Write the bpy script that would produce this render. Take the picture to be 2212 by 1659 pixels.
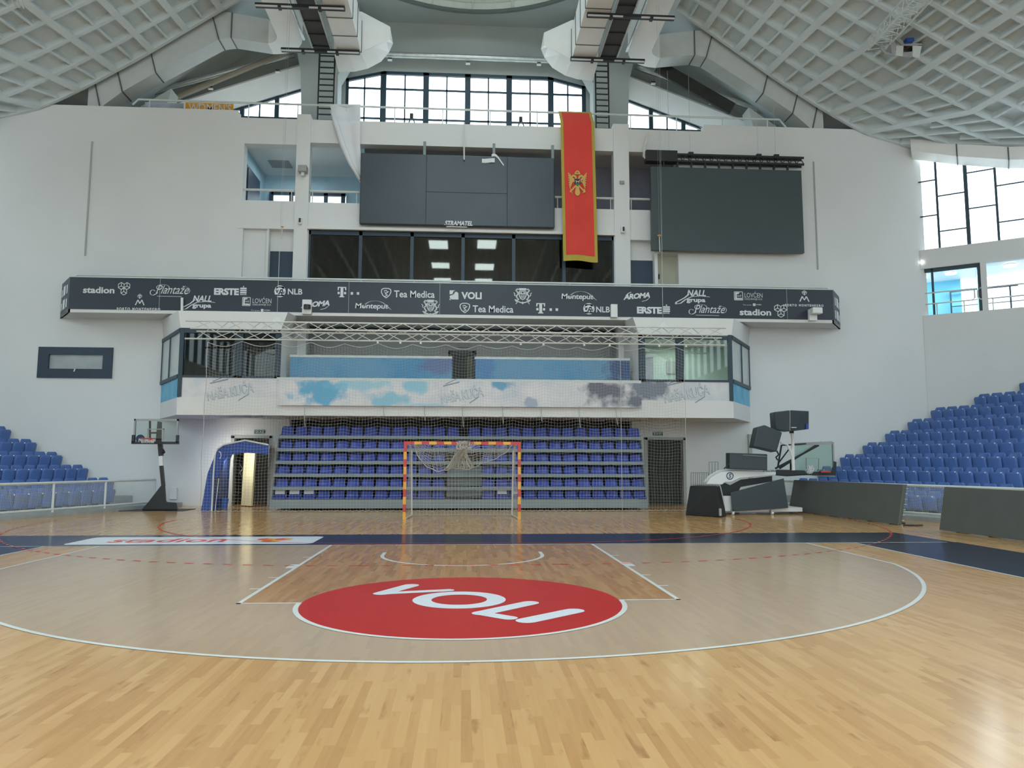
import bpy, math, random
import numpy as np
from mathutils import Matrix, Vector
random.seed(7)
for _o in list(bpy.data.objects): bpy.data.objects.remove(_o)
SC = bpy.context.scene
COL = SC.collection
PI = math.pi

# ------------------------------------------------------------------ camera
CAM = np.array([0.00312, -14.31875, 1.54022]); YAW, PIT, ROL, F = 0.06329, 0.10295, 0.00223, 1625.5
_fw = np.array([math.sin(YAW)*math.cos(PIT), math.cos(YAW)*math.cos(PIT), math.sin(PIT)])
_r0 = np.array([math.cos(YAW), -math.sin(YAW), 0.0]); _u0 = np.cross(_r0, _fw)
_r = _r0*math.cos(ROL)+_u0*math.sin(ROL); _u = _u0*math.cos(ROL)-_r0*math.sin(ROL)
cd = bpy.data.cameras.new('camera'); cam = bpy.data.objects.new('camera', cd); COL.objects.link(cam)
cd.sensor_width = 36.0; cd.lens = 36.0*F/2212.0; cd.clip_end = 500
cam.matrix_world = Matrix(((_r[0], _u[0], -_fw[0], CAM[0]), (_r[1], _u[1], -_fw[1], CAM[1]), (_r[2], _u[2], -_fw[2], CAM[2]), (0, 0, 0, 1)))
SC.camera = cam
def at(u, v, Y=None, Z=None):
    """the world point of a measured photo position on the plane Y = const or Z = const"""
    d = _fw*F + _r*(u-1106.0) + _u*(829.5-v)
    t = (Y-CAM[1])/d[1] if Y is not None else (Z-CAM[2])/d[2]
    return tuple(CAM + d*t)

# ------------------------------------------------------------------ world, exposure
w = bpy.data.worlds.new('overcast_sky'); SC.world = w; w.use_nodes = True
nt = w.node_tree; bg = nt.nodes['Background']
tc = nt.nodes.new('ShaderNodeTexCoord'); sp = nt.nodes.new('ShaderNodeSeparateXYZ'); cr = nt.nodes.new('ShaderNodeValToRGB')
nt.links.new(tc.outputs['Generated'], sp.inputs[0]); nt.links.new(sp.outputs['Z'], cr.inputs[0]); nt.links.new(cr.outputs[0], bg.inputs[0])
cr.color_ramp.elements[0].position = 0.0; cr.color_ramp.elements[0].color = (0.86, 0.97, 1.02, 1)
cr.color_ramp.elements[1].position = 0.6; cr.color_ramp.elements[1].color = (2.5, 3.05, 3.3, 1)   # an overcast sky is about three times brighter overhead
bg.inputs[1].default_value = 1.9
SC.view_settings.view_transform = 'Standard'; SC.view_settings.look = 'None'
SC.view_settings.gamma = 1; SC.view_settings.use_curve_mapping = False
SC.view_settings.exposure = 0.2
SC.cycles.max_bounces = 8; SC.cycles.diffuse_bounces = 5; SC.cycles.transparent_max_bounces = 24
SC.cycles.sample_clamp_indirect = 6; SC.cycles.caustics_reflective = False; SC.cycles.caustics_refractive = False

# ------------------------------------------------------------------ materials
def _nodes(name):
    m = bpy.data.materials.new(name); m.use_nodes = True
    return m, m.node_tree, m.node_tree.nodes['Principled BSDF']
_mc = {}
def mat(name, col, rough=.6, metal=0.0, var=.06, scale=2.5, spec=.5, emis=None):
    if name in _mc: return _mc[name]
    m, t, b = _nodes(name)
    n = t.nodes.new('ShaderNodeTexNoise'); n.inputs['Scale'].default_value = scale; n.inputs['Detail'].default_value = 3
    g = t.nodes.new('ShaderNodeNewGeometry'); t.links.new(g.outputs['Position'], n.inputs['Vector'])
    c = t.nodes.new('ShaderNodeValToRGB'); e = c.color_ramp.elements
    e[0].position = .3; e[1].position = .7
    e[0].color = tuple(x*(1-var) for x in col)+(1,); e[1].color = tuple(min(1, x*(1+var)) for x in col)+(1,)
    t.links.new(n.outputs['Fac'], c.inputs[0]); t.links.new(c.outputs[0], b.inputs['Base Color'])
    b.inputs['Roughness'].default_value = rough; b.inputs['Metallic'].default_value = metal
    b.inputs['Specular IOR Level'].default_value = spec
    if emis:
        b.inputs['Emission Color'].default_value = tuple(emis[:3])+(1,); b.inputs['Emission Strength'].default_value = emis[3]
    _mc[name] = m
    return m
def glass(name, tint=(.9, .95, .95), refl=.12, rough=.02):
    m = bpy.data.materials.new(name); m.use_nodes = True; t = m.node_tree; t.nodes.clear()
    o = t.nodes.new('ShaderNodeOutputMaterial'); mx = t.nodes.new('ShaderNodeMixShader')
    tr = t.nodes.new('ShaderNodeBsdfTransparent'); gl = t.nodes.new('ShaderNodeBsdfGlossy'); fr = t.nodes.new('ShaderNodeFresnel')
    ad = t.nodes.new('ShaderNodeMath'); ad.operation = 'ADD'; ad.inputs[1].default_value = refl
    tr.inputs[0].default_value = tuple(tint)+(1,); gl.inputs['Roughness'].default_value = rough; fr.inputs[0].default_value = 1.45
    t.links.new(fr.outputs[0], ad.inputs[0]); t.links.new(ad.outputs[0], mx.inputs[0])
    t.links.new(tr.outputs[0], mx.inputs[1]); t.links.new(gl.outputs[0], mx.inputs[2]); t.links.new(mx.outputs[0], o.inputs[0])
    return m
def lin(r, g, b):
    f = lambda c: (c/255/12.92) if c/255 <= .04045 else ((c/255+.055)/1.055)**2.4
    return (f(r), f(g), f(b))

def wood(name, cols, tint=None, fac=0.0, rough=.16, contrast=1.0):
    """narrow maple strips that run along the court (world Y), random length and tone"""
    m, t, b = _nodes(name); L = t.links; N = t.nodes
    def mth(op, a, c=None):
        n = N.new('ShaderNodeMath'); n.operation = op
        for i, x in enumerate((a, c)):
            if x is None: continue
            if isinstance(x, (int, float)): n.inputs[i].default_value = x
            else: L.new(x, n.inputs[i])
        return n.outputs[0]
    g = N.new('ShaderNodeNewGeometry'); s = N.new('ShaderNodeSeparateXYZ'); L.new(g.outputs['Position'], s.inputs[0])
    cx = mth('DIVIDE', s.outputs['X'], .062); ix = mth('FLOOR', cx)
    wn = N.new('ShaderNodeTexWhiteNoise'); wn.noise_dimensions = '1D'; L.new(ix, wn.inputs['W'])
    off = mth('MULTIPLY', wn.outputs['Value'], 37.0)
    cy = mth('ADD', mth('DIVIDE', s.outputs['Y'], .62), off); iy = mth('FLOOR', cy)
    cb = N.new('ShaderNodeCombineXYZ'); L.new(ix, cb.inputs[0]); L.new(iy, cb.inputs[1])
    w2 = N.new('ShaderNodeTexWhiteNoise'); w2.noise_dimensions = '2D'; L.new(cb.outputs[0], w2.inputs['Vector'])
    # grain
    mp = N.new('ShaderNodeMapping'); mp.inputs['Scale'].default_value = (38, 2.6, 1); L.new(g.outputs['Position'], mp.inputs[0])
    av = N.new('ShaderNodeVectorMath'); av.operation = 'ADD'; L.new(mp.outputs[0], av.inputs[0])
    sc = N.new('ShaderNodeVectorMath'); sc.operation = 'SCALE'; sc.inputs['Scale'].default_value = 31; L.new(w2.outputs['Color'], sc.inputs[0]); L.new(sc.outputs[0], av.inputs[1])
    no = N.new('ShaderNodeTexNoise'); no.inputs['Scale'].default_value = 1; no.inputs['Detail'].default_value = 4; L.new(av.outputs[0], no.inputs['Vector'])
    v = mth('ADD', mth('MULTIPLY', w2.outputs['Value'], .62), mth('MULTIPLY', no.outputs['Fac'], .42))
    r = N.new('ShaderNodeValToRGB'); L.new(v, r.inputs[0]); el = r.color_ramp.elements
    el[0].position = .1; el[0].color = cols[0]+(1,); el[1].position = 1.0; el[1].color = cols[-1]+(1,)
    for k, c in enumerate(cols[1:-1]):
        e = el.new(.1+.9*((k+1)/(len(cols)-1))**.8); e.color = c+(1,)
    # dark heartwood flecks
    mp2 = N.new('ShaderNodeMapping'); mp2.inputs['Scale'].default_value = (9, 2.2, 1); L.new(g.outputs['Position'], mp2.inputs[0])
    av2 = N.new('ShaderNodeVectorMath'); av2.operation = 'ADD'; L.new(mp2.outputs[0], av2.inputs[0]); L.new(sc.outputs[0], av2.inputs[1])
    n2 = N.new('ShaderNodeTexNoise'); n2.inputs['Scale'].default_value = 1.0; n2.inputs['Detail'].default_value = 5; L.new(av2.outputs[0], n2.inputs['Vector'])
    r2 = N.new('ShaderNodeValToRGB'); r2.color_ramp.elements[0].position = .62; r2.color_ramp.elements[0].color = (1, 1, 1, 1)
    d = 1-.42*contrast
    r2.color_ramp.elements[1].position = .80; r2.color_ramp.elements[1].color = (d, d*.88, d*.78, 1); L.new(n2.outputs['Fac'], r2.inputs[0])
    mu = N.new('ShaderNodeMix'); mu.data_type = 'RGBA'; mu.blend_type = 'MULTIPLY'; mu.inputs[0].default_value = 1
    L.new(r.outputs[0], mu.inputs[6]); L.new(r2.outputs[0], mu.inputs[7]); out = mu.outputs[2]
    if tint:
        mt = N.new('ShaderNodeMix'); mt.data_type = 'RGBA'; mt.inputs[0].default_value = fac; mt.inputs[7].default_value = tint+(1,)
        L.new(out, mt.inputs[6]); out = mt.outputs[2]
    L.new(out, b.inputs['Base Color'])
    n3 = N.new('ShaderNodeTexNoise'); n3.inputs['Scale'].default_value = 1.3; L.new(g.outputs['Position'], n3.inputs['Vector'])
    L.new(mth('ADD', mth('MULTIPLY', n3.outputs['Fac'], .05), rough-.025), b.inputs['Roughness'])
    b.inputs['Specular IOR Level'].default_value = .15
    bp = N.new('ShaderNodeBump'); bp.inputs['Strength'].default_value = .003; bp.inputs['Distance'].default_value = .002; L.new(no.outputs['Fac'], bp.inputs['Height'])
    L.new(bp.outputs[0], b.inputs['Normal'])
    return m
MAPLE = [lin(178, 133, 86), lin(190, 146, 96), lin(196, 153, 102), lin(200, 158, 107), lin(206, 166, 116)]
M = dict(
 wall=mat('white_plaster', (.70, .715, .71), .8, var=.02, scale=.6),
 plaster=mat('balcony_plaster', (.72, .71, .69), .75, var=.02, scale=1),
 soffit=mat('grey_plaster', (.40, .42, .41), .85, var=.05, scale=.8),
 conc=mat('grey_concrete', (.40, .435, .42), .85, var=.07, scale=.5),
 shell=mat('painted_waffle_concrete', (.62, .69, .71), .8, var=.04, scale=.4),
 floorw=wood('maple_floor', MAPLE),
 arcw=wood('washed_maple', MAPLE, lin(168, 148, 130), .70, contrast=.7),
 keyw=wood('stained_maple', [lin(154, 108, 68), lin(168, 122, 79), lin(174, 128, 84), lin(180, 135, 90), lin(190, 148, 102)]),
 farw=wood('far_maple', MAPLE),  # same maple tones as the main floor
 white_p=mat('white_court_paint', (.68, .68, .64), .2, var=.04, spec=.3),
 red_p=mat('red_court_paint', lin(178, 28, 22), .3, var=.04, spec=.12),
 redline=mat('red_line_paint', lin(214, 62, 48), .3, spec=.15),
 navy_p=mat('navy_court_paint', lin(14, 25, 52), .18, var=.05, spec=.12),
 deca=mat('white_decal', (.72, .74, .78), .22, var=.02),
 orange=mat('orange_decal', lin(225, 100, 40), .25), yellow=mat('yellow_decal', lin(235, 170, 50), .25),
 frame=mat('navy_window_frame', lin(38, 56, 74), .45, var=.05),
 dframe=mat('dark_window_frame', lin(40, 62, 76), .45, var=.05),
 black=mat('black_steel', (.02, .021, .023), .5, var=.1), black2=mat('black_plastic', (.022, .024, .027), .45, var=.1),
 rail=mat('white_painted_tube', (.62, .66, .64), .45, var=.04),
 steel=mat('galvanised_steel', (.55, .58, .57), .35, metal=.7, var=.1, scale=6),
 duct=mat('painted_duct', (.82, .83, .81), .5, var=.03, scale=1.5), ductshade=mat('shaded_duct_paint', (.52, .555, .55), .55, var=.04),  # second entry: same duct paint with shade put into its colour
 seam=mat('duct_seam', (.10, .11, .11), .6),
 seat=mat('blue_seat_plastic', lin(44, 68, 158), .38, var=.05, scale=4), perim=mat('perimeter_display', lin(86, 90, 86), .45, var=.05), tag=mat('white_seat_tag', (.8, .8, .82), .3),
 seat2=mat('blue_stadium_plastic', lin(84, 116, 178), .36, var=.05, scale=4),  # blue lightened to carry haze in the base colour
 greyseat=mat('grey_cover', (.45, .47, .5), .6),
 beam=mat('grey_bleacher_steel', lin(128, 140, 142), .5, var=.05), dark=mat('dark_void', (.03, .032, .03), .9, var=.2),
 terr=mat('terrace_concrete', (.33, .35, .34), .85, var=.1, scale=3),
 led=mat('black_display', lin(66, 78, 80), .42, var=.04, scale=1.2), panel=mat('dark_banner', lin(38, 48, 60), .42, var=.06, scale=.5),
 board=mat('slate_scoreboard', lin(52, 62, 70), .38, var=.10, scale=.7),
 ink=mat('light_print', (.66, .68, .69), .5, var=.02), red=mat('red_cloth', lin(214, 66, 54), .8, var=.05, scale=1.5),
 gold=mat('gold_cloth', lin(176, 158, 66), .8, var=.06), goldp=mat('gold_print', lin(205, 168, 92), .8), navyp=mat('navy_print', lin(42, 62, 92), .8), greenp=mat('green_print', lin(60, 125, 85), .8),
 cloth=mat('white_cloth', (.72, .73, .75), .8, var=.03), netm=mat('net_cord', (.50, .49, .46), .8, var=.1),
 goalred=mat('red_band', lin(190, 55, 48), .4), goalyel=mat('yellow_band', lin(222, 160, 50), .4), pipe=mat('white_pipe', (.66, .66, .62), .4),
 tunnel=mat('blue_fabric', lin(34, 70, 148), .6, var=.12, scale=3), cream=mat('cream_door', (.66, .62, .48), .5), olive=mat('cream_steel_door', lin(168, 170, 150), .5),
 navydoor=mat('navy_door', lin(38, 58, 78), .45), orangeb=mat('orange_vinyl', lin(232, 160, 40), .6), brown=mat('brown_pipe', (.25, .22, .17), .6),
 casing=mat('dark_casing', lin(50, 60, 66), .45), pad=mat('black_vinyl_pad', (.016, .019, .021), .5, var=.1), grey=mat('grey_plastic', (.33, .34, .34), .6), white=mat('white_enamel', (.74, .75, .74), .4, var=.02),
 blueroom=mat('blue_wall_paint', (.40, .58, .68), .8), cyan=mat('cyan_wall_paint', (.22, .55, .72), .8), pale=mat('pale_green_wall', (.50, .60, .54), .8), violet=mat('violet_grey_wall', (.26, .27, .33), .8),
 curtain=mat('black_curtain', (.028, .03, .03), .9, var=.35, scale=1.2), rim=mat('orange_rim', lin(200, 60, 40), .4),
 clear=glass('clear_glass', (.93, .96, .95), .0), tinted=glass('tinted_glass', (.62, .68, .67), .0), board_g=glass('backboard_glass', (.84, .9, .89), .03), pane=glass('window_glass', (.97, .98, .98), .0),
 lamp=mat('lamp_diffuser', (.8, .85, .82), .5, emis=(.85, 1, .95, 9)), lamp2=mat('ceiling_lamp_glow', (.9, .9, .9), .5, emis=(1, 1, 1, 4)),
)
# coloured print of ice and clouds on the balcony banner
def print_mat(name, base, spots, scale=1.1, patches=()):
    m, t, b = _nodes(name); N = t.nodes; L = t.links
    g = N.new('ShaderNodeNewGeometry'); no = N.new('ShaderNodeTexNoise'); no.inputs['Scale'].default_value = scale; no.inputs['Detail'].default_value = 7; no.inputs['Roughness'].default_value = .62
    L.new(g.outputs['Position'], no.inputs['Vector'])
    r = N.new('ShaderNodeValToRGB'); L.new(no.outputs['Fac'], r.inputs[0]); el = r.color_ramp.elements
    el[0].position = spots[0][0]; el[0].color = spots[0][1]+(1,); el[1].position = spots[-1][0]; el[1].color = spots[-1][1]+(1,)
    for p_, c_ in spots[1:-1]:
        e = el.new(p_); e.color = c_+(1,)
    out = r.outputs[0]
    for (x, z, rx, rz, col, k) in patches:
        s = N.new('ShaderNodeMapping'); s.vector_type = 'POINT'; s.inputs['Location'].default_value = (-x/rx, 0, -z/rz); s.inputs['Scale'].default_value = (1/rx, 0, 1/rz); L.new(g.outputs['Position'], s.inputs[0])
        ln = N.new('ShaderNodeVectorMath'); ln.operation = 'LENGTH'; L.new(s.outputs[0], ln.inputs[0])
        n2 = N.new('ShaderNodeTexNoise'); n2.inputs['Scale'].default_value = 2.6; n2.inputs['Detail'].default_value = 6; L.new(g.outputs['Position'], n2.inputs['Vector'])
        a = N.new('ShaderNodeMath'); a.operation = 'MULTIPLY_ADD'; a.inputs[1].default_value = 1.9; L.new(n2.outputs['Fac'], a.inputs[0]); L.new(ln.outputs['Value'], a.inputs[2])
        q = N.new('ShaderNodeMapRange'); q.inputs[1].default_value = 1.45; q.inputs[2].default_value = 1.9; q.inputs[3].default_value = k; q.inputs[4].default_value = 0; L.new(a.outputs[0], q.inputs[0])
        mx = N.new('ShaderNodeMix'); mx.data_type = 'RGBA'; mx.inputs[7].default_value = col+(1,); L.new(q.outputs[0], mx.inputs[0]); L.new(out, mx.inputs[6]); out = mx.outputs[2]
    L.new(out, b.inputs['Base Color']); b.inputs['Roughness'].default_value = .5
    return m
SKYB = lin(120, 190, 215)
M['ice'] = print_mat('ice_cloud_print', None, [(.3, lin(190, 198, 206)), (.5, lin(214, 212, 214)), (.62, lin(222, 219, 219))], 1.0,
   [(-4.6, 3.75, .9, .6, lin(60, 160, 200), .9), (-2.4, 3.5, .8, .4, lin(110, 185, 210), .8), (-3.2, 4.0, 1.3, .25, lin(130, 195, 215), .7), (-1.6, 4.0, .7, .3, lin(120, 190, 212), .8), (1.2, 4.05, .5, .22, lin(70, 150, 190), .9),
    (4.6, 3.8, .85, .5, lin(92, 92, 108), .95), (5.7, 3.5, .5, .3, lin(84, 88, 106), .9), (6.1, 4.0, .8, .5, lin(104, 112, 130), .9), (2.2, 3.45, .25, .25, lin(130, 150, 180), .7), (-1.4, 3.35, 1.1, .08, lin(150, 200, 220), .7)])
M['sky'] = print_mat('blue_sky_print', None, [(.3, lin(112, 150, 180)), (.5, lin(96, 152, 184)), (.65, lin(70, 140, 180))], .5,
   [(-.9, 4.9, .8, .7, lin(96, 104, 150), .8), (5.4, 4.8, .7, .8, lin(60, 78, 120), .9), (.6, 4.9, .5, .8, lin(70, 120, 175), .7)])
M['skyside'] = print_mat('cyan_side_print', None, [(.35, lin(80, 160, 195)), (.5, lin(96, 178, 212)), (.65, lin(120, 185, 210))], 1.2)

# ------------------------------------------------------------------ mesh builder
class MB:
    def __init__(s): s.v = []; s.f = []; s.m = []; s.k = 0
    def add(s, vs, fs):
        n = len(s.v); s.v += [tuple(map(float, q)) for q in vs]; s.f += [tuple(n+i for i in f) for f in fs]; s.m += [s.k]*len(fs); return s
    def box(s, x0, x1, y0, y1, z0, z1):
        return s.add([(x0, y0, z0), (x1, y0, z0), (x1, y1, z0), (x0, y1, z0), (x0, y0, z1), (x1, y0, z1), (x1, y1, z1), (x0, y1, z1)],
                     [(0, 3, 2, 1), (4, 5, 6, 7), (0, 1, 5, 4), (1, 2, 6, 5), (2, 3, 7, 6), (3, 0, 4, 7)])
    def hexa(s, a, b):     # two matching polygons joined
        n = len(a); return s.add(list(a)+list(b), [tuple(range(n))[::-1], tuple(range(n, 2*n))]+[(i, (i+1) % n, n+(i+1) % n, n+i) for i in range(n)])
    def prism(s, poly, axis, c0, c1):   # poly in the two other axes, extruded along axis
        def P(q, c):
            q = list(q); q.insert('xyz'.index(axis), c); return q
        return s.hexa([P(q, c0) for q in poly], [P(q, c1) for q in poly])
    def quad(s, *q): return s.add(q, [tuple(range(len(q)))])
    def bar(s, p, q, w=.05, h=None, up=(0, 0, 1)):
        h = h or w; p = Vector(p); q = Vector(q); d = (q-p).normalized(); up = Vector(up)
        if abs(d.dot(up)) > .98: up = Vector((1, 0, 0))
        a = d.cross(up).normalized()*w/2; b = a.cross(d).normalized()*h/2
        return s.hexa([p-a-b, p+a-b, p+a+b, p-a+b], [q-a-b, q+a-b, q+a+b, q-a+b])
    def tube(s, pts, r, n=6, caps=True):
        pts = [Vector(p) for p in pts]; rings = []; up = Vector((0, 0, 1)); rr = r if isinstance(r, (list, tuple)) else [r]*len(pts)
        for i, p in enumerate(pts):
            d = (pts[min(i+1, len(pts)-1)]-pts[max(i-1, 0)]).normalized()
            u_ = up if abs(d.dot(up)) < .95 else Vector((1, 0, 0))
            a = d.cross(u_).normalized(); b = a.cross(d).normalized()
            rings.append([p+(a*math.cos(2*PI*k/n)+b*math.sin(2*PI*k/n))*rr[i] for k in range(n)])
        vs = [q for R in rings for q in R]; fs = []
        for i in range(len(pts)-1):
            for k in range(n): fs.append((i*n+k, i*n+(k+1) % n, (i+1)*n+(k+1) % n, (i+1)*n+k))
        if caps: fs += [tuple(range(n))[::-1], tuple(range((len(pts)-1)*n, len(pts)*n))]
        return s.add(vs, fs)
    def cyl(s, c, r, h, axis='z', n=20):
        c = Vector(c); e = {'x': Vector((1, 0, 0)), 'y': Vector((0, 1, 0)), 'z': Vector((0, 0, 1))}[axis]
        return s.tube([c, c+e*h], r, n)
    def grid(s, fn, nu, nv):
        vs = [fn(i/nu, j/nv) for j in range(nv+1) for i in range(nu+1)]
        return s.add(vs, [(j*(nu+1)+i, j*(nu+1)+i+1, (j+1)*(nu+1)+i+1, (j+1)*(nu+1)+i) for j in range(nv) for i in range(nu)])
    def xf(s, fn): s.v = [tuple(fn(q)) for q in s.v]; return s
    def build(s, name, m, parent=None, smooth=False, mod=None):
        loc = Vector((0, 0, 0))
        if parent is not None:
            p = parent
            while p is not None: loc += p.location; p = p.parent
        me = bpy.data.meshes.new(name); me.from_pydata([tuple(Vector(q)-loc) for q in s.v], [], s.f)
        for x in (m if isinstance(m, (list, tuple)) else [m]): me.materials.append(M[x] if isinstance(x, str) else x)
        if isinstance(m, (list, tuple)): me.polygons.foreach_set('material_index', s.m)
        if smooth: me.polygons.foreach_set('use_smooth', [True]*len(me.polygons))
        me.update(); o = bpy.data.objects.new(name, me); COL.objects.link(o)
        if parent is not None: o.parent = parent
        if mod:
            b = o.modifiers.new('bevel', 'BEVEL'); b.width = mod; b.segments = 2; b.limit_method = 'ANGLE'
        return o
def tag(o, label=None, cat=None, group=None, kind=None):
    if label: o['label'] = label
    if cat: o['category'] = cat
    if group: o['group'] = group
    if kind: o['kind'] = kind
    return o
def thing(name, label, cat, loc=(0, 0, 0), group=None):
    o = bpy.data.objects.new(name, None); COL.objects.link(o); o.location = loc; o.empty_display_size = .2
    return tag(o, label, cat, group)
def struct(name, label='', cat='', loc=None):
    o = bpy.data.objects.new(name, None); COL.objects.link(o)
    return tag(o, label or None, cat or None, None, 'structure')
def holes_wall(mb, x0, x1, z0, z1, y0, y1, holes):
    xs = sorted({x0, x1}|{min(max(h[i], x0), x1) for h in holes for i in (0, 1)}); zs = sorted({z0, z1}|{min(max(h[i], z0), z1) for h in holes for i in (2, 3)})
    for j in range(len(zs)-1):
        run = None
        for i in range(len(xs)-1):
            cx, cz = (xs[i]+xs[i+1])/2, (zs[j]+zs[j+1])/2
            solid = not any(h[0] < cx < h[1] and h[2] < cz < h[3] for h in holes)
            if solid and run is None: run = xs[i]
            if run is not None and (not solid): mb.box(run, xs[i], y0, y1, zs[j], zs[j+1]); run = None
        if run is not None: mb.box(run, xs[-1], y0, y1, zs[j], zs[j+1])
    return mb
# text as 2D triangles in the unit box
_tx = {}
def text2d(body, shear=0.0, bold=0.0, space=1.0):
    k = (body, shear, bold, space)
    if k in _tx: return _tx[k]
    cu = bpy.data.curves.new('t', 'FONT'); cu.body = body; cu.shear = shear; cu.offset = bold; cu.space_character = space; cu.resolution_u = 3
    ob = bpy.data.objects.new('t', cu); COL.objects.link(ob)
    dg = bpy.context.evaluated_depsgraph_get(); me = bpy.data.meshes.new_from_object(ob.evaluated_get(dg))
    v = np.array([tuple(q.co)[:2] for q in me.vertices]); f = [tuple(p.vertices) for p in me.polygons]
    v = (v-v.min(0))/(v.max(0)-v.min(0)); COL.objects.unlink(ob); bpy.data.objects.remove(ob); bpy.data.curves.remove(cu); bpy.data.meshes.remove(me)
    _tx[k] = (v, f); return _tx[k]
def stroke2d(pts, w, cap=6, w1=None):
    """closed outline of a thick polyline, as quads and round caps"""
    vs, fs = [], []; n = len(pts)
    for i in range(n-1):
        (x0, y0), (x1, y1) = pts[i], pts[i+1]; d = math.hypot(x1-x0, y1-y0) or 1e-6; nx, ny = -(y1-y0)/d, (x1-x0)/d
        wa = w if w1 is None else w+(w1-w)*i/(n-1); wb = w if w1 is None else w+(w1-w)*(i+1)/(n-1)
        k = len(vs); vs += [(x0+nx*wa/2, y0+ny*wa/2), (x0-nx*wa/2, y0-ny*wa/2), (x1-nx*wb/2, y1-ny*wb/2), (x1+nx*wb/2, y1+ny*wb/2)]; fs.append((k, k+1, k+2, k+3))
    for i, (x, y) in enumerate(pts):
        if cap:
            ww = w if w1 is None else w+(w1-w)*i/(n-1)
            k = len(vs); m_ = 2*cap; vs += [(x+ww/2*math.cos(2*PI*a/m_), y+ww/2*math.sin(2*PI*a/m_)) for a in range(m_)]; fs.append(tuple(range(k, k+m_)))
    return vs, fs
def arc2d(cx, cy, rx, ry, a0, a1, n=20, rot=0):
    return [(cx+rx*math.cos(a)*math.cos(rot)-ry*math.sin(a)*math.sin(rot), cy+rx*math.cos(a)*math.sin(rot)+ry*math.sin(a)*math.cos(rot)) for a in [a0+(a1-a0)*i/n for i in range(n+1)]]

# ================================================================== FLOOR AND COURT
floor = MB().box(-27, 27, -46, 16.5, -.3, 0).build('floor', 'floorw'); tag(floor, 'polished maple strip floor of the sports hall', 'floor', None, 'structure')
def flat(name, polys, z, m, th=.0):
    mb = MB()
    for p in polys: mb.quad(*[(x, y, z) for x, y in p])
    o = mb.build(name, m, floor); return o
def rect(x0, x1, y0, y1): return [(x0, y0), (x1, y0), (x1, y1), (x0, y1)]
def ring(cx, cy, r0, r1, a0, a1, n=64):
    A = [a0+(a1-a0)*i/n for i in range(n+1)]
    return [[(cx+r0*math.cos(a), cy+r0*math.sin(a)), (cx+r1*math.cos(a), cy+r1*math.sin(a)), (cx+r1*math.cos(b), cy+r1*math.sin(b)), (cx+r0*math.cos(b), cy+r0*math.sin(b))] for a, b in zip(A, A[1:])]
BY = -1.575; aa = math.asin(1.415/6.75)
arc3 = arc2d(0, BY, 6.75, 6.75, -PI+aa, -aa, 96)
flat('three_point_area', [[(-6.6, 0)]+arc3+[(6.6, 0)]], .0012, 'arcw')
flat('painted_key', [rect(-2.45, 2.45, -5.8, 0)], .0022, 'keyw')
flat('court_border', [rect(-9.55, 9.55, 0.0, 2.03), rect(7.55, 9.62, -28, 0), rect(-9.62, -7.55, -28, 0)], .0012, 'navy_p')
W3 = .05
flat('court_line', ring(0, BY, 6.70, 6.75, -PI+aa, -aa, 96)+[rect(6.55, 6.6, -3.0, 0), rect(-6.6, -6.55, -3.0, 0)], .0034, 'white_p')
flat('court_line', [rect(-9.4, 9.4, -.03, .02), rect(7.5, 7.55, -28, -.03), rect(-7.55, -7.5, -28, -.03)], .0036, 'white_p')
key = [rect(-2.45, -2.40, -5.8, 0), rect(2.40, 2.45, -5.8, 0), rect(-2.45, 2.45, -5.8, -5.75)]
for y0, y1, wd in ((-1.80, -1.75, .12), (-3.05, -2.65, .12), (-3.95, -3.9, .12), (-4.85, -4.8, .12)):
    key += [rect(-2.45-wd, -2.45, y0, y1), rect(2.45, 2.45+wd, y0, y1)]
flat('court_line', key, .0032, 'white_p')
flat('court_line', ring(0, BY, 1.29, 1.35, -PI, 0, 48)+[rect(-1.35, -1.29, BY, -1.2), rect(1.29, 1.35, BY, -1.2)], .0034, 'white_p')
flat('sponsor_circle', [arc2d(0, -5.8, 1.75, 1.75, 0, 2*PI, 96)[:-1]], .0044, 'red_p')
flat('court_line', ring(0, -5.8, 1.745, 1.80, -PI, 0, 64), .0046, 'white_p')
# handball lines
GX, GY = -.035, 6.18
def dashes(r, on, off, z):
    out = []   # 15 cm dashes
    for sx in (-1, 1):
        s = 0
        while s < PI/2*r:
            a0 = -PI/2+s/r; a1 = a0+on/r
            seg = ring(GX+1.5, GY, r-.025, r+.025, a0, a1, 1)
            out += seg if sx > 0 else [[(2*GX-x, y) for x, y in q] for q in seg]
            s += on+off
    x = -1.5
    while x < 1.5: out.append(rect(GX+x, GX+x+on, GY-r-.025, GY-r+.025)); x += on+off
    return out
flat('handball_line', dashes(9.0, .15, .17, 0), .0050, 'redline')
six = ring(GX+1.5, GY, 5.96, 6.0, -PI/2, 0, 48)
flat('handball_line', six+[[(2*GX-x, y) for x, y in q] for q in six]+[rect(GX-1.5, GX+1.5, GY-6, GY-5.96)], .0048, 'redline')
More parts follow.
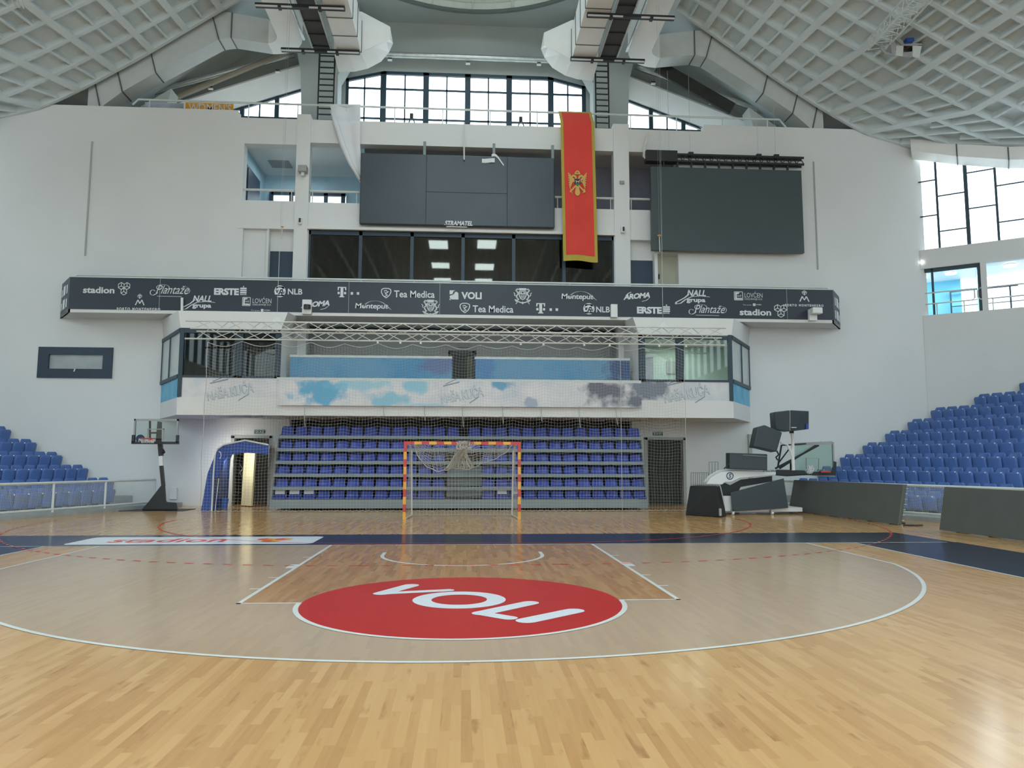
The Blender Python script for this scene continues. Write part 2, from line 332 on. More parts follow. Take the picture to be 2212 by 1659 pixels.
# white decal with the sponsor word
def rrect(x0, x1, y0, y1, r, n=6):
    P = []
    for cx, cy, a in ((x1-r, y1-r, 0), (x0+r, y1-r, PI/2), (x0+r, y0+r, PI), (x1-r, y0+r, 1.5*PI)): P += arc2d(cx, cy, r, r, a, a+PI/2, n)
    return P
flat('sponsor_decal', [rrect(-7.38, -2.84, .22, 1.62, .16)], .0040, 'deca')
PUTN = [(0, 0, 1.2e-4)]
def put(mb, v2, f2, fn):
    # every stroke lies a hair above the one before, as layers of print do
    if len(f2) > 30: mb.add([fn(x, y) for x, y in v2], f2); return
    for k, f in enumerate(f2):
        o = PUTN[0]; kk = (len(mb.f) % 9)
        mb.add([tuple(c+kk*d for c, d in zip(fn(*v2[i]), o)) for i in f], [tuple(range(len(f)))])
mb = MB(); v2, f2 = text2d('stadion', 0, .012); put(mb, v2, f2, lambda x, y: (-6.75+x*2.15, .58+y*.72, .0062)); mb.build('lettering', 'redline', floor)
def cubes(mb, fn, w=.045):
    """three stacked cubes drawn as a Y shaped outline in the unit square"""
    def hexagon(cx, cy, r): return [(cx+r*math.cos(PI/6+k*PI/3), cy+r*math.sin(PI/6+k*PI/3)) for k in range(6)]
    for cx, cy in ((.27, .72), (.73, .72), (.5, .30)):
        h = hexagon(cx, cy, .265); put(mb, *stroke2d(h+[h[0]], w, 3), fn)
        for k in (1, 3, 5): put(mb, *stroke2d([(cx, cy), h[k]], w, 3), fn)
ex0, ey0 = at(536, 1172.5, Z=0)[:2]; ex1, ey1 = at(640, 1162.5, Z=0)[:2]
for col, fc in (('orange', (1, 2)), ('yellow', (0,))):
    mb = MB()
    for cx, cy in ((.27, .72), (.73, .72), (.5, .30)):
        h = [(cx+.27*math.cos(PI/6+k*PI/3), cy+.27*math.sin(PI/6+k*PI/3)) for k in range(6)]
        for q in fc: i0 = (q*2) % 6; mb.quad(*[(ex0+(ex1-ex0)*x, ey0+(ey1-ey0)*y, .0062) for x, y in ((cx, cy), h[(i0+5) % 6], h[i0], h[(i0+1) % 6])])
    mb.build('emblem', col, floor)
mb = MB()
def fl(*P): return [at(u, v, Z=0)[:2] for u, v in P]
for P, ww in ((fl((888, 1265.5), (824, 1283)), .2), (fl((824, 1283), (968, 1276)), .15), (fl((1145, 1303.5), (1040, 1326)), .2), (fl((1040, 1326), (1100, 1336)), .17), (fl((1240, 1320.5), (1138, 1342)), .22)):
    put(mb, *stroke2d(P, ww, 10), lambda x, y: (x, y, .0062))
for q in ring(-.035, -5.68, .31, .52, 0, 2*PI, 48): mb.quad(*[(x, y, .0062) for x, y in q])
mb.build('lettering', 'deca', floor)

# ================================================================== MAIN END WALL
Y0 = 12.6
H = [(-8.07, -6.19, 10.92, 13.05), (-5.72, 5.5, 10.9, 13.15), (6.08, 7.9, 10.9, 13.15), (-5.67, 5.48, 6.7, 9.87), (-8.0, -7.15, 6.7, 9.87), (-7.08, -6.15, 6.7, 9.87), (6.1, 7.0, 6.7, 9.75),
     (-5.65, 5.6, 3.62, 6.5), (-8.05, -6.75, -1, 2.37), (6.6, 7.94, -1, 2.37), (-6.12, 6.05, -1, 3.0), (-14.75, -12.3, 4.42, 5.46), (7.12, 7.9, 6.7, 9.25)]
mb = MB(); holes_wall(mb, -17.15, 17.15, 0, 14.03, Y0, Y0+.4, H)
mb.box(-17.15, -8.35, Y0, Y0+.4, 14.03, 14.30).box(9.0, 17.15, Y0, Y0+.4, 14.03, 14.30)
mb.box(-6.2, -5.72, Y0-.06, Y0+.4, 14.03, 14.2).box(5.5, 6.1, Y0-.06, Y0+.4, 14.03, 14.2)
# shallow pilasters that carry the frame
mb.box(-6.19, -5.7, Y0-.06, Y0, 6.6, 14.03).box(5.5, 6.08, Y0-.06, Y0, 6.6, 14.03)
mb.box(-8.35, -8.2, Y0+.4, Y0+1.2, 13.6, 14.0)
wall = tag(mb.build('wall_back', 'wall'), 'white plastered end wall with openings above the goal', 'wall', None, 'structure')
for x, z0 in ((-13.43, 8.75), (13.22, 8.75)):
    MB().box(x-.025, x+.025, Y0-.03, Y0, z0, z0+4.2).build('cable_conduit', 'soffit', wall)
mb = MB().box(-5.7, 5.5, Y0-.14, Y0+.1, 9.87, 9.97); mb.build('ledge', 'plaster', wall)
MB().box(-8.2, -7.1, Y0-.03, Y0, 9.87, 9.92).box(-7.1, -6.2, Y0-.03, Y0, 9.87, 9.92).build('ledge', 'plaster', wall)
mb = MB().box(-8.05, -7.1, Y0+.16, Y0+.2, 6.6, 9.9).box(-7.12, -6.1, Y0+.30, Y0+.34, 9.13, 9.9).box(6.05, 7.05, Y0+.3, Y0+.34, 9.05, 9.9); mb.build('recess_panel', 'wall', wall)
# doors of the first gallery
for n, x0, x1, z1, m_ in (('door_1', -7.08, -6.15, 9.13, 'navydoor'), ('door_2', 6.1, 7.0, 9.05, 'navydoor'), ('door_3', 7.12, 7.9, 9.25, 'olive')):
    d = struct(n, {'door_1': 'dark navy door left of the long dark window', 'door_2': 'dark navy door right of the long dark window', 'door_3': 'cream steel door under the black display'}[n], 'door')
    MB().box(x0, x1, Y0+.28, Y0+.34, 6.7, z1).build('door_leaf', m_, d)
    if n == 'door_3':
        MB().box(x0+.07, x0+.12, Y0+.2, Y0+.28, 8.35, 8.52).build('handle', 'black2', d)
# long dark window with black curtains behind
wn = struct('window_1', 'long dark window with black curtains above the sponsor band', 'window')
mb = MB().box(-5.67, 5.48, Y0+.05, Y0+.17, 9.72, 9.87).box(-5.67, -5.6, Y0+.05, Y0+.17, 6.7, 9.87).box(5.42, 5.48, Y0+.05, Y0+.17, 6.7, 9.87)
for k in range(1, 6): x = -5.67+11.15*k/6; mb.box(x-.06, x+.06, Y0+.05, Y0+.17, 6.7, 9.87)
mb.build('window_frame', 'dframe', wn)
MB().box(-5.6, 5.42, Y0+.10, Y0+.115, 6.7, 9.75).build('glass_pane', glass('dark_glass', (.5, .53, .53), .03), wn)
mb = MB()
pts = [(x, Y0+.75+.07*math.sin(x*17)+.05*math.sin(x*7.3+1)) for x in np.linspace(-5.9, 5.8, 420)]
for (a, b), (c, d_) in zip(pts, pts[1:]): mb.quad((a, b, 6.4), (c, d_, 6.4), (c, d_, 10.0), (a, b, 10.0))
tag(mb.build('curtain', 'curtain'), 'black pleated curtain hanging behind the long dark window', 'curtain')
# small dark framed window at far left
wn = struct('window_2', 'small navy framed window in the wall at far left', 'window')
mb = MB(); holes_wall(mb, -14.78, -12.27, 4.40, 5.48, Y0-.05, Y0+.1, [(-14.42, -12.6, 4.72, 5.22)]); mb.build('window_frame', 'frame', wn)
MB().box(-14.45, -12.55, Y0+.03, Y0+.05, 4.7, 5.25).build('glass_pane', mat('frosted_pane', (.36, .41, .42), .25, var=.1, scale=1.5), wn)
MB().box(-14.8, -12.2, Y0+.2, Y0+.4, 4.3, 5.6).build('window_back', 'wall', wn)
MB().bar((-13.53, Y0-.07, 4.62), (-13.5, Y0-.07, 4.72), .03).build('window_handle', 'white', wn)

# rooms behind the upper openings
rm = struct('wall_rooms_back', 'interior walls of the upper gallery rooms', 'wall')
mb = MB(); holes_wall(mb, -8.4, -3.9, 10.4, 13.5, 16.2, 16.3, [(-7.95, -4.95, 10.5, 12.5)]); mb.box(-3.9, -3.8, 13, 16.3, 10.4, 13.5).box(-8.4, -8.25, 13.0, 16.3, 10.4, 13.5).build('room_wall', 'blueroom', rm)
MB().box(-3.8, 8.3, 14.4, 14.5, 10.4, 13.5).box(8.1, 8.3, 13, 14.5, 10.4, 13.5).build('room_wall', 'violet', rm)
MB().box(-8.4, 8.3, 13.0, 16.5, 13.25, 13.4).build('room_ceiling', 'white', rm)
MB().box(-8.4, 8.3, 12.9, 18.5, 10.2, 10.45).build('room_floor', 'conc', rm)
# dark framed glass partition with a door in the left room
pt = thing('glass_partition', 'navy framed glass partition in the upper left gallery room', 'partition', (-6.5, 16.2, 10.45))
mb = MB()
for x in (-7.95, -7.15, -5.75, -5.05): mb.box(x-.08, x+.08, 16.05, 16.17, 10.45, 12.5)
for z in (12.45, 11.85): mb.box(-7.95, -4.95, 16.05, 16.17, z-.06, z+.06)
mb.box(-7.0, -6.9, 16.05, 16.17, 10.45, 11.8).box(-6.05, -5.95, 16.05, 16.17, 10.45, 11.8).box(-7.0, -5.95, 16.05, 16.17, 11.55, 11.7)
mb.build('partition_frame', 'frame', pt)
MB().box(-7.9, -5.0, 16.1, 16.11, 10.5, 12.4).build('glass_pane', 'clear', pt)
tag(MB().box(-7.75, -6.95, 14.6, 15.3, 13.22, 13.26).build('ceiling_grille', 'grey'), 'louvred ceiling grille in the upper left gallery room', 'vent')
tag(MB().box(-8.24, -8.18, 13.4, 15.2, 10.46, 12.6).box(-8.18, -8.15, 13.5, 15.1, 10.5, 12.5).build('side_door', 'frame'), 'navy framed side door at the left edge of the upper gallery', 'door')
# gallery handrails
def hrail(x0, x1, Y, z, zl, name, label, posts=1.8, group=None):
    t = thing(name, label, 'railing', ((x0+x1)/2, Y, zl), group)
    MB().tube([(x0, Y, z), (x1, Y, z)], .045, 8).build('handrail', 'rail', t)
    n = max(1, int((x1-x0)/posts))
    for k in range(n+1):
        x = x0+.1+(x1-x0-.2)*k/n; MB().tube([(x, Y, zl), (x, Y, z)], .022, 6).build('post', 'rail', t)
    return t
hrail(-8.2, -6.25, Y0+.12, 11.36, 10.92, 'gallery_railing', 'white tube railing in the upper left opening')
hrail(-5.7, -3.9, Y0+.12, 11.36, 10.9, 'gallery_railing', 'white tube railing between left pillar and scoreboard', 1.3)
hrail(3.3, 5.5, Y0+.12, 11.36, 10.9, 'gallery_railing', 'white tube railing behind the red flag')
hrail(6.08, 7.9, Y0+.12, 11.36, 10.9, 'gallery_railing', 'white tube railing between right pillar and black display')
# roof deck behind the wall and its long railing
tag(MB().box(-17, 17, Y0+.4, 16.6, 13.5, 13.75).build('trim_1', 'conc'), 'roof deck behind the end wall', 'deck', None, 'structure')
t = thing('roof_railing', 'long white tube railing along the top of the end wall', 'railing', (0, Y0+.45, 13.75))
MB().tube([(-12.25, Y0+.35, 14.55), (-12.05, Y0+.35, 14.76), (12.1, Y0+.35, 14.76), (12.35, Y0+.35, 14.45)], .04, 8).build('handrail', 'rail', t)
for k in range(14): x = -11.65+1.79*k; MB().tube([(x, Y0+.35, 13.75), (x, Y0+.35, 14.76)], .022, 6).build('post', 'rail', t)

# ================================================================== GABLE WITH HIGH WINDOWS
YG = 16.0
arc_top = lambda x: 17.83-.0*abs(x) if abs(x) < 3.5 else 17.83-(abs(x)-3.5)*.24
g = struct('wall_gable', 'grey gable wall above the roof deck', 'wall')
mb = MB()
def gz(x):   # upper edge of the side windows
    return 17.0-(abs(x)-6.7)*.36
def colrun(x0, x1, zb, zt0, zt1): mb.hexa([(x0, YG, zb), (x1, YG, zb), (x1, YG, zt1), (x0, YG, zt0)], [(x0, YG+.3, zb), (x1, YG+.3, zb), (x1, YG+.3, zt1), (x0, YG+.3, zt0)])
TOP = 20.4
for sx in (-1, 1):
    X = lambda a: sx*a
    for a0, a1 in ((0, 3.5), (3.5, 5.05)):
        z0, z1 = arc_top(a0+.01), arc_top(a1); xs = sorted([X(a0), X(a1)]); za, zb_ = (z0, z1) if sx > 0 else (z1, z0)
        mb.hexa([(xs[0], YG, za), (xs[1], YG, zb_), (xs[1], YG, TOP), (xs[0], YG, TOP)], [(xs[0], YG+.3, za), (xs[1], YG+.3, zb_), (xs[1], YG+.3, TOP), (xs[0], YG+.3, TOP)])
    xs = sorted([X(5.05), X(6.7)]); mb.box(xs[0], xs[1], YG, YG+.3, 13.7, TOP)
    for a0, a1 in ((6.7, 9.9), (9.9, 11.5)):
        z0, z1 = (gz(a0), gz(a1)) if a0 < 9.9 else (gz(9.9), 14.5)
        xs = sorted([X(a0), X(a1)]); za, zb_ = (z0, z1) if sx > 0 else (z1, z0)
        mb.hexa([(xs[0], YG, za), (xs[1], YG, zb_), (xs[1], YG, TOP), (xs[0], YG, TOP)], [(xs[0], YG+.3, za), (xs[1], YG+.3, zb_), (xs[1], YG+.3, TOP), (xs[0], YG+.3, TOP)])
    xs = sorted([X(11.5), X(18)]); mb.box(xs[0], xs[1], YG, YG+.3, 13.7, TOP)
mb.build('gable_wall', 'conc', g)
# projecting reveal strip over the side windows and over the central window
for sx in (-1, 1):
    mb = MB(); P = [(6.65, gz(6.65)+.02), (10.4, gz(10.4)+.02), (13.2, gz(13.2)+.0), (6.65, gz(6.65)+.62)]
    mb.prism([(sx*x, z) for x, z in P], 'y', 0, 1); mb.v = [(x, YG-(.02 if y < .5 else .55), z) for x, y, z in mb.v]
    mb = MB(); mb.hexa([(sx*6.65, YG-.02, gz(6.65)), (sx*12.6, YG-.02, gz(12.6)), (sx*12.6, YG-.01, gz(12.6)+.1), (sx*6.65, YG-.01, gz(6.65)+.1)],
                       [(sx*6.65, YG-.75, gz(6.65)+.55), (sx*12.6, YG-.75, gz(12.6)+.5), (sx*12.6, YG-.70, gz(12.6)+.6), (sx*6.65, YG-.70, gz(6.65)+.65)]); mb.build('window_reveal', 'white', g)
# windows: central bay and two sloping side lights
wn = struct('window_3', 'long high window of many white panes above the end wall', 'window')
mb = MB()
for x in (-5.05, -3.5, -1.72, .03, 1.78, 3.55, 5.0): mb.box(x-.12, x+.12, YG+.02, YG+.16, 13.7, arc_top(x))
for x in (-4.28, -2.6, -.85, .9, 2.67, 4.28): mb.box(x-.03, x+.03, YG+.05, YG+.12, 13.7, arc_top(x))
for z in (17.08, 15.78, 14.6): mb.box(-5.05, 5.0, YG+.05, YG+.12, z-.035, z+.035)
for a, b in ((-5.05, -3.5), (-3.5, 3.55), (3.55, 5.0)): mb.bar((a, YG+.08, arc_top(a)-.05), (b, YG+.08, arc_top(b)-.05), .12, .14)
mb.build('window_frame', 'dframe', wn)
for k, sx in ((4, -1), (5, 1)):
    wn = struct('window_%d' % k, 'sloping high window at the %s of the gable' % ('left' if sx < 0 else 'right'), 'window')
    mb = MB()
    for a in (7.85, 9.25): mb.box(sx*a-.09, sx*a+.09, YG+.02, YG+.14, 13.7, gz(a))
    for a in (8.55, 10.2): mb.box(sx*a-.03, sx*a+.03, YG+.05, YG+.1, 13.7, gz(a) if a < 9.9 else 15.4)
    mb.bar((sx*6.7, YG+.08, gz(6.7)-.03), (sx*10.4, YG+.08, gz(10.4)-.03), .08, .09)
    mb.box(*sorted([sx*6.7, sx*10.8]), YG+.05, YG+.1, 15.62, 15.70)
    mb.build('window_frame', 'dframe', wn)
# concrete columns
for sx in (-1, 1):
    mb = MB().prism([(sx*5.15, 13.7), (sx*5.15, 16.9), (sx*4.4, 18.3), (sx*4.4, 20.1), (sx*6.9, 20.1), (sx*6.9, 18.3), (sx*6.62, 17.0), (sx*6.5, 13.7)], 'y', 14.7, 15.6)
    tag(mb.build('concrete_column', 'conc'), 'grey concrete column behind the %s ladder' % ('left' if sx < 0 else 'right'), 'column')
# spiral duct along the gable
mb = MB(); P = [(x, YG-.35, (18.35 if abs(x) < 3.6 else 18.35-(abs(x)-3.6)*.16) if abs(x) < 5 else 0) for x in np.linspace(-4.3, 4.3, 23)]
tag(mb.tube(P, .13, 10).build('spiral_duct', 'steel', None, True), 'thin galvanised spiral duct above the central high window', 'duct')
for sx in (-1, 1):
    P = [(sx*x, YG-.85, 18.05-(x-6.7)*.33) for x in np.linspace(7.0, 13.4, 16)]
    tag(MB().tube(P, .12, 10).build('spiral_duct', 'steel', None, True), 'thin galvanised spiral duct above the %s sloping window' % ('left' if sx < 0 else 'right'), 'duct')
tag(MB().tube([(-6.7, 14.9, 18.15), (-12.4, 14.9, 15.4)], .11, 8).build('roof_pipe', 'brown'), 'brown pipe sloping down behind the left diagonal duct', 'pipe')
for i, (u, v, Y) in enumerate(((842, 129, 15.5), (1011, 137, 15.5), (1164, 139, 15.5), (600, 155, 15.1), (455, 191, 15.1), (1411, 180, 15.1), (1537, 223, 15.1))):
    x, y, z = at(u, v, Y=Y)
    t = thing('flood_lamp', 'small white flood lamp on the gable duct, %s from the left' % ('third', 'fourth', 'fifth', 'second', 'first', 'sixth', 'seventh')[i], 'lamp', (x, y, z), 'flood lamps along the gable')
    MB().box(x-.09, x+.09, y-.05, y+.05, z-.04, z+.01).build('lamp_face', 'white', t); MB().box(x-.08, x+.08, y-.05, y+.05, z+.01, z+.07).build('lamp_housing', 'black2', t)
# orange banner hung behind the deck parapet
t = thing('hanging_banner', 'orange banner with white word half hidden behind the wall top', 'banner', (-8.9, 13.6, 13.9))
bx0 = at(400, 236, Y=13.6)[0]; bx1 = at(504, 236, Y=13.6)[0]
MB().box(bx0, bx1, 13.6, 13.62, 14.1, 15.02).build('banner_sheet', 'orangeb', t)
mb = MB(); put(mb, *text2d("WOMEN'S", 0, .01), lambda x, y: (bx0+.12+x*(bx1-bx0-.2), 13.595, 14.66+y*.34)); mb.build('lettering', 'ink', t)
t = thing('hanging_banner', 'grey and white banner behind the railing left of the orange one', 'banner', (-10.9, 13.6, 13.9))
MB().box(-12.1, bx0-.06, 13.6, 13.62, 14.1, 14.98).build('banner_sheet', mat('grey_vinyl', (.42, .46, .52), .6, var=.3, scale=1.2), t)

# ================================================================== SPONSOR BAND
YB = 11.4
PUTN[0] = (0, -2.5e-4, 0)
t = thing('sponsor_band', 'long dark parapet band printed with white sponsor logos', 'sign', (0, YB, 6.5))
mb = MB().hexa([(-13.27, YB, 6.49), (13.15, YB, 6.49), (14.0, Y0, 6.49), (-14.15, Y0, 6.49)], [(-13.27, YB, 6.62), (13.15, YB, 6.62), (14.0, Y0, 6.62), (-14.15, Y0, 6.62)])
mb.build('walkway_slab', 'plaster', t)
MB().box(-13.27, 13.15, YB-.01, YB+.06, 6.60, 7.70).build('front_panel', 'panel', t)
for sx, (x0, x1) in ((-1, (-13.27, -14.15)), (1, (13.15, 14.0))):
    MB().hexa([(x0, YB, 6.49), (x1, Y0, 6.49), (x1-sx*.06, Y0, 6.49), (x0-sx*.06, YB, 6.49)], [(x0, YB, 7.72), (x1, Y0, 7.72), (x1-sx*.06, Y0, 7.72), (x0-sx*.06, YB, 7.72)]).build('side_panel', 'panel', t)
    mb = MB()
    for za in (6.72, 7.2):
        for f0, f1, zz in ((.2, .34, .3), (.45, .72, .34), (.8, .9, .26)):
            q = [(x0+(x1-x0)*f+sx*.012, YB+(Y0-YB)*f, z) for f, z in ((f0, za), (f1, za), (f1, za+zz), (f0, za+zz))]
            mb.quad(*q)
    mb.build('logo', 'ink', t)
mb = MB().tube([(-13.2, YB+.15, 7.72), (-13.1, YB+.12, 7.80), (13.0, YB+.12, 7.80), (13.1, YB+.15, 7.72)], .035, 8)
for k in range(15): x = -12.7+1.82*k; mb.tube([(x, YB+.12, 7.6), (x, YB+.12, 7.8)], .02, 5)
mb.build('handrail', 'rail', t)
MB().box(-13.27, 13.15, YB-.02, YB+.08, 7.69, 7.72).build('top_trim', 'rail', t)
YL = YB-.016
def lab(mb, body, u0, v0, u1, v1, shear=0, bold=.0, skew=0.0, Y=None, arc=0.0, space=1.0):
    """text that fills the measured photo box u0..u1, v0..v1 on the plane of the band; skew lifts the right end"""
    Y = YL if Y is None else Y
    a = at(u0, v1, Y=Y); b = at(u1, v1, Y=Y); c = at(u0, v0, Y=Y); Hh = c[2]-a[2]
    v, f = text2d(body, shear, bold, space)
    put(mb, v, f, lambda x, y: (a[0]+(b[0]-a[0])*x, Y, a[2]+(b[2]-a[2])*x*.0+Hh*y*(1-.0)+skew*x+arc*math.sin(PI*x)))
def box2(u0, v0, u1, v1, Y=None):
    Y = YL if Y is None else Y; a = at(u0, v1, Y=Y); b = at(u1, v0, Y=Y)
    return lambda x, y: (a[0]+(b[0]-a[0])*x, Y, a[2]+(b[2]-a[2])*y)
def L_(mb, name='logo'): return mb.build(name, 'ink', t)
def st(mb, fn, pts, w, cap=4, w1=None): put(mb, *stroke2d(pts, w, cap, w1), fn)
def stadion(u, v):
    mb = MB(); lab(mb, 'stadion', u, v, u+68, v+14, bold=.03); L_(mb); mb = MB(); cubes(mb, box2(u+74.5, v-9, u+103, v+19), .05); L_(mb)
stadion(179, 619); stadion(1598, 667)
def eagle(mb, fn, w=.12):
    for s_ in (-1, 1):
        st(mb, fn, [(.5, .4), (.5+s_*.2, .62), (.5+s_*.42, .72), (.5+s_*.44, .4), (.5+s_*.3, .25)], w); st(mb, fn, [(.5, .45), (.5+s_*.14, .8), (.5+s_*.26, .82)], w*.8)
        st(mb, fn, [(.5, .35), (.5+s_*.2, .08)], w*.8)
    st(mb, fn, [(.5, .0), (.5, .6)], w*1.6); st(mb, fn, [(.38, .95), (.62, .95)], w)
def porto(u, v):
    mb = MB(); lab(mb, 'PORTO MONTENEGRO', u, v+27, u+(94 if u < 999 else 83), v+(33.5 if u < 999 else 32), space=1.35, bold=.04); L_(mb)
    k = 94/90 if u < 999 else 83/90; cx = u+45*k+(3 if u < 999 else 0)
    mb = MB(); fn = box2(cx-11, v+9, cx+11, v+22); st(mb, fn, [(.06, .0), (.3, .86), (.5, .25), (.7, .86), (.94, .0)], .11, 0); L_(mb)
    mb = MB(); eagle(mb, box2(cx-5, v-2, cx+5, v+7.5)); L_(mb)
porto(252, 637); porto(1696, 629.5)
def plant(u, v, s=1.0):
    mb = MB(); W_, H_ = 87*s, 25*s
    lab(mb, 'Plantaže', u+13*s, v+1, u+W_-3, v+19.5*s, shear=.45, bold=.0)
    fn = box2(u, v, u+W_, v+H_)
    st(mb, fn, arc2d(.07, .3, .065, .22, PI*.2, PI*2.2, 14)[:12], .022, 3); st(mb, fn, [(.09, .08), (.15, .18), (.19, .3)], .03, 3)
    st(mb, fn, arc2d(.32, .72, .16, .25, -PI*.55, PI*1.2, 20), .018, 3); st(mb, fn, arc2d(.88, .5, .12, .3, -PI*.5, PI*.75, 16), .014, 3)
    st(mb, fn, [(.18, .02), (.8, .0)], .035, 0); L_(mb)
plant(323.5, 614.7); plant(1488, 657.5, .93)
def nall(u, v):
    mb = MB(); lab(mb, 'NALL', u, v, u+41, v+13.5, shear=.25, bold=.03); lab(mb, 'grupa', u-1, v+19.5, u+40, v+29, bold=.035)
    fn = box2(u-28, v+9, u+48, v+31)
    st(mb, fn, [(1., .72), (.75, .80), (.5, .72), (.33, .45), (.18, .08), (.05, .02), (.06, .18), (.3, .6), (.42, .95)], .04, 4, .05); L_(mb)
nall(416, 638); nall(1484, 626)
def erste(u, v):
    mb = MB(); lab(mb, 'ERSTE', u, v, u+54, v+15, bold=.05, space=.95); L_(mb)
    mb = MB(); fn = box2(u+56.5, v-3, u+71, v+11.5)
    for y in (.12, .42, .72): mb.add([fn(.0, y-.11), fn(1, y-.11), fn(1, y+.11), fn(0, y+.11)], [(0, 1, 2, 3)])
    st(mb, fn, [(.5, .98), (.5, .99)], .2, 5); lab(mb, 'BANK', u+57, v+12.2, u+71, v+15.4, bold=.02); L_(mb)
erste(462, 622); erste(1376, 662.3)
def lovcen(u, v, s=1.0):
    mb = MB(); lab(mb, 'LOVĆEN', u+22.5, v-1, u+20+43*s, v+12.5, bold=-.006); lab(mb, 'OSIGURANJE A.D.', u+22, v+14, u+20+43*s, v+18.8, bold=-.004)
    lab(mb, 'Član grupe', u+19, v+26.5, u+19+19*s, v+30, bold=0); lab(mb, 'triglav', u+47, v+26.5, u+19+42*s, v+30, bold=.02)
    f3 = box2(u+40.5, v+25.5, u+46, v+31); mb.add([f3(0, 0), f3(1, 0), f3(1, 1), f3(0, 1)], [(0, 1, 2, 3)])
    L_(mb); mb = MB(); fn = box2(u, v, u+18.5, v+18.5)
    st(mb, fn, [(0.03, .03), (.97, .03), (.97, .97), (.03, .97), (.03, .03)], .07, 0)
    for P in ([(.1, .1), (.9, .1), (.9, .25), (.1, .25)], [(.12, .25), (.3, .25), (.3, .9), (.12, .9)], [(.3, .72), (.6, .72), (.6, .9), (.3, .9)]): mb.add([fn(*q) for q in P], [(0, 1, 2, 3)])
    st(mb, fn, arc2d(.58, .5, .22, .22, .2, 5.6, 16), .09, 3); st(mb, fn, [(.4, .5), (.78, .5)], .07, 0); L_(mb)
lovcen(523, 642); lovcen(1586, 630, .96)
def disc(mb, fn, cx, cy, r, n=28): mb.add([fn(cx+r*math.cos(2*PI*k/n), cy+r*math.sin(2*PI*k/n)) for k in range(n)], [tuple(range(n))])
def nlb(u, v, s=1.0):
    mb = MB(); fn = box2(u, v, u+25.5*s, v+25.5*s)
    for q in ring(.5, .5, .33, .5, 0, 2*PI, 28): mb.add([fn(*p) for p in q], [(0, 1, 2, 3)])
    # the light disc with the dark swirl left open
    for q in ring(.62, .5, .07, .13, -PI*.4, PI*1.1, 10): pass
    for P in ([(.1, .56), (.9, .74), (.8, .9), (.2, .9)], [(.1, .22), (.9, .22), (.8, .1), (.2, .1)]): mb.add([fn(*q) for q in P], [(0, 1, 2, 3)])
    st(mb, fn, [(.18, .66), (.36, .7)], .12, 0); st(mb, fn, [(.2, .32), (.34, .32), (.42, .5), (.46, .66), (.56, .7)], .09, 0); st(mb, fn, [(.5, .3), (.6, .28)], .12, 0); st(mb, fn, [(.8, .3), (.84, .5), (.8, .7)], .12, 0); disc(mb, fn, .63, .5, .06, 12)
    lab(mb, 'NLB', u+29.5*s, v+7, u+61*s, v+19.5, bold=.02); L_(mb)
nlb(592, 616.5); nlb(1260, 655, .94)
def aroma(u, v, w_=59, clip=None):
    mb = MB(); lab(mb, 'AROMA' if not clip else 'ROMA', u+(0 if not clip else 13), v+5, u+w_, v+17, shear=.2, bold=.045, skew=.10, space=.92)
    fn = box2(u, v, u+w_, v+20)
    st(mb, fn, [(.1, .6), (.18, .82), (.28, .95)], .03, 3, .05); st(mb, fn, [(.70, .03), (.85, .14), (.96, .38)], .05, 3, .02); L_(mb)
aroma(650, 648.5, 62); aroma(1346.5, 631, 58)
def tlogo(u, v):
    mb = MB(); fn = box2(u, v, u+19, v+22)
    for P in ([(.0, .68), (.12, .68), (.14, .9), (.34, .92), (.34, 1), (0, 1)], [(1, .68), (.88, .68), (.86, .9), (.66, .92), (.66, 1), (1, 1)], [(.34, 1), (.66, 1), (.66, .12), (.8, .08), (.8, 0), (.2, 0), (.2, .08), (.34, .12)],
              [(0, .3), (.25, .3), (.25, .52), (0, .52)], [(.75, .3), (1, .3), (1, .52), (.75, .52)]): mb.add([fn(*q) for q in P], [tuple(range(len(P)))])
    for du in (28.5, 41.7):
        f3 = box2(u+du, v+11, u+du+5.3, v+16.5); mb.add([f3(0, 0), f3(1, 0), f3(1, 1), f3(0, 1)], [(0, 1, 2, 3)])
    L_(mb)
tlogo(729, 620); tlogo(1158.5, 655)
def monteput(u, v, w_):
    mb = MB(); lab(mb, 'Monteput', u, v+5, u+w_*.9, v+20, shear=.08, bold=.015, space=.95); fn = box2(u, v, u+w_, v+20)
    st(mb, fn, arc2d(.55, .15, .33, .8, PI*.95, PI*.12, 22), .05, 3, .025); st(mb, fn, [(.86, .45), (1., .05)], .04, 3, .005); L_(mb)
monteput(767, 649.5, 79); monteput(1213, 629, 76)
def tea(u, v):
    mb = MB(); fn = box2(u, v, u+24, v+21.5)
    O = [(.5, .02), (.2, .28), (.06, .6), (.1, .85), (.3, .96), (.7, .96), (.92, .85), (.94, .6), (.8, .28), (.5, .02)]
    st(mb, fn, O, .09, 5); st(mb, fn, [(.4, .18), (.62, .3), (.42, .42), (.66, .58), (.5, .76), (.32, .72)], .07, 4); st(mb, fn, [(.34, .6), (.5, .5), (.72, .66)], .06, 4)
    lab(mb, 'Tea Medica', u+29, v+5, u+117, v+20, bold=.015); L_(mb)
tea(822, 622.3); tea(992, 654.5)
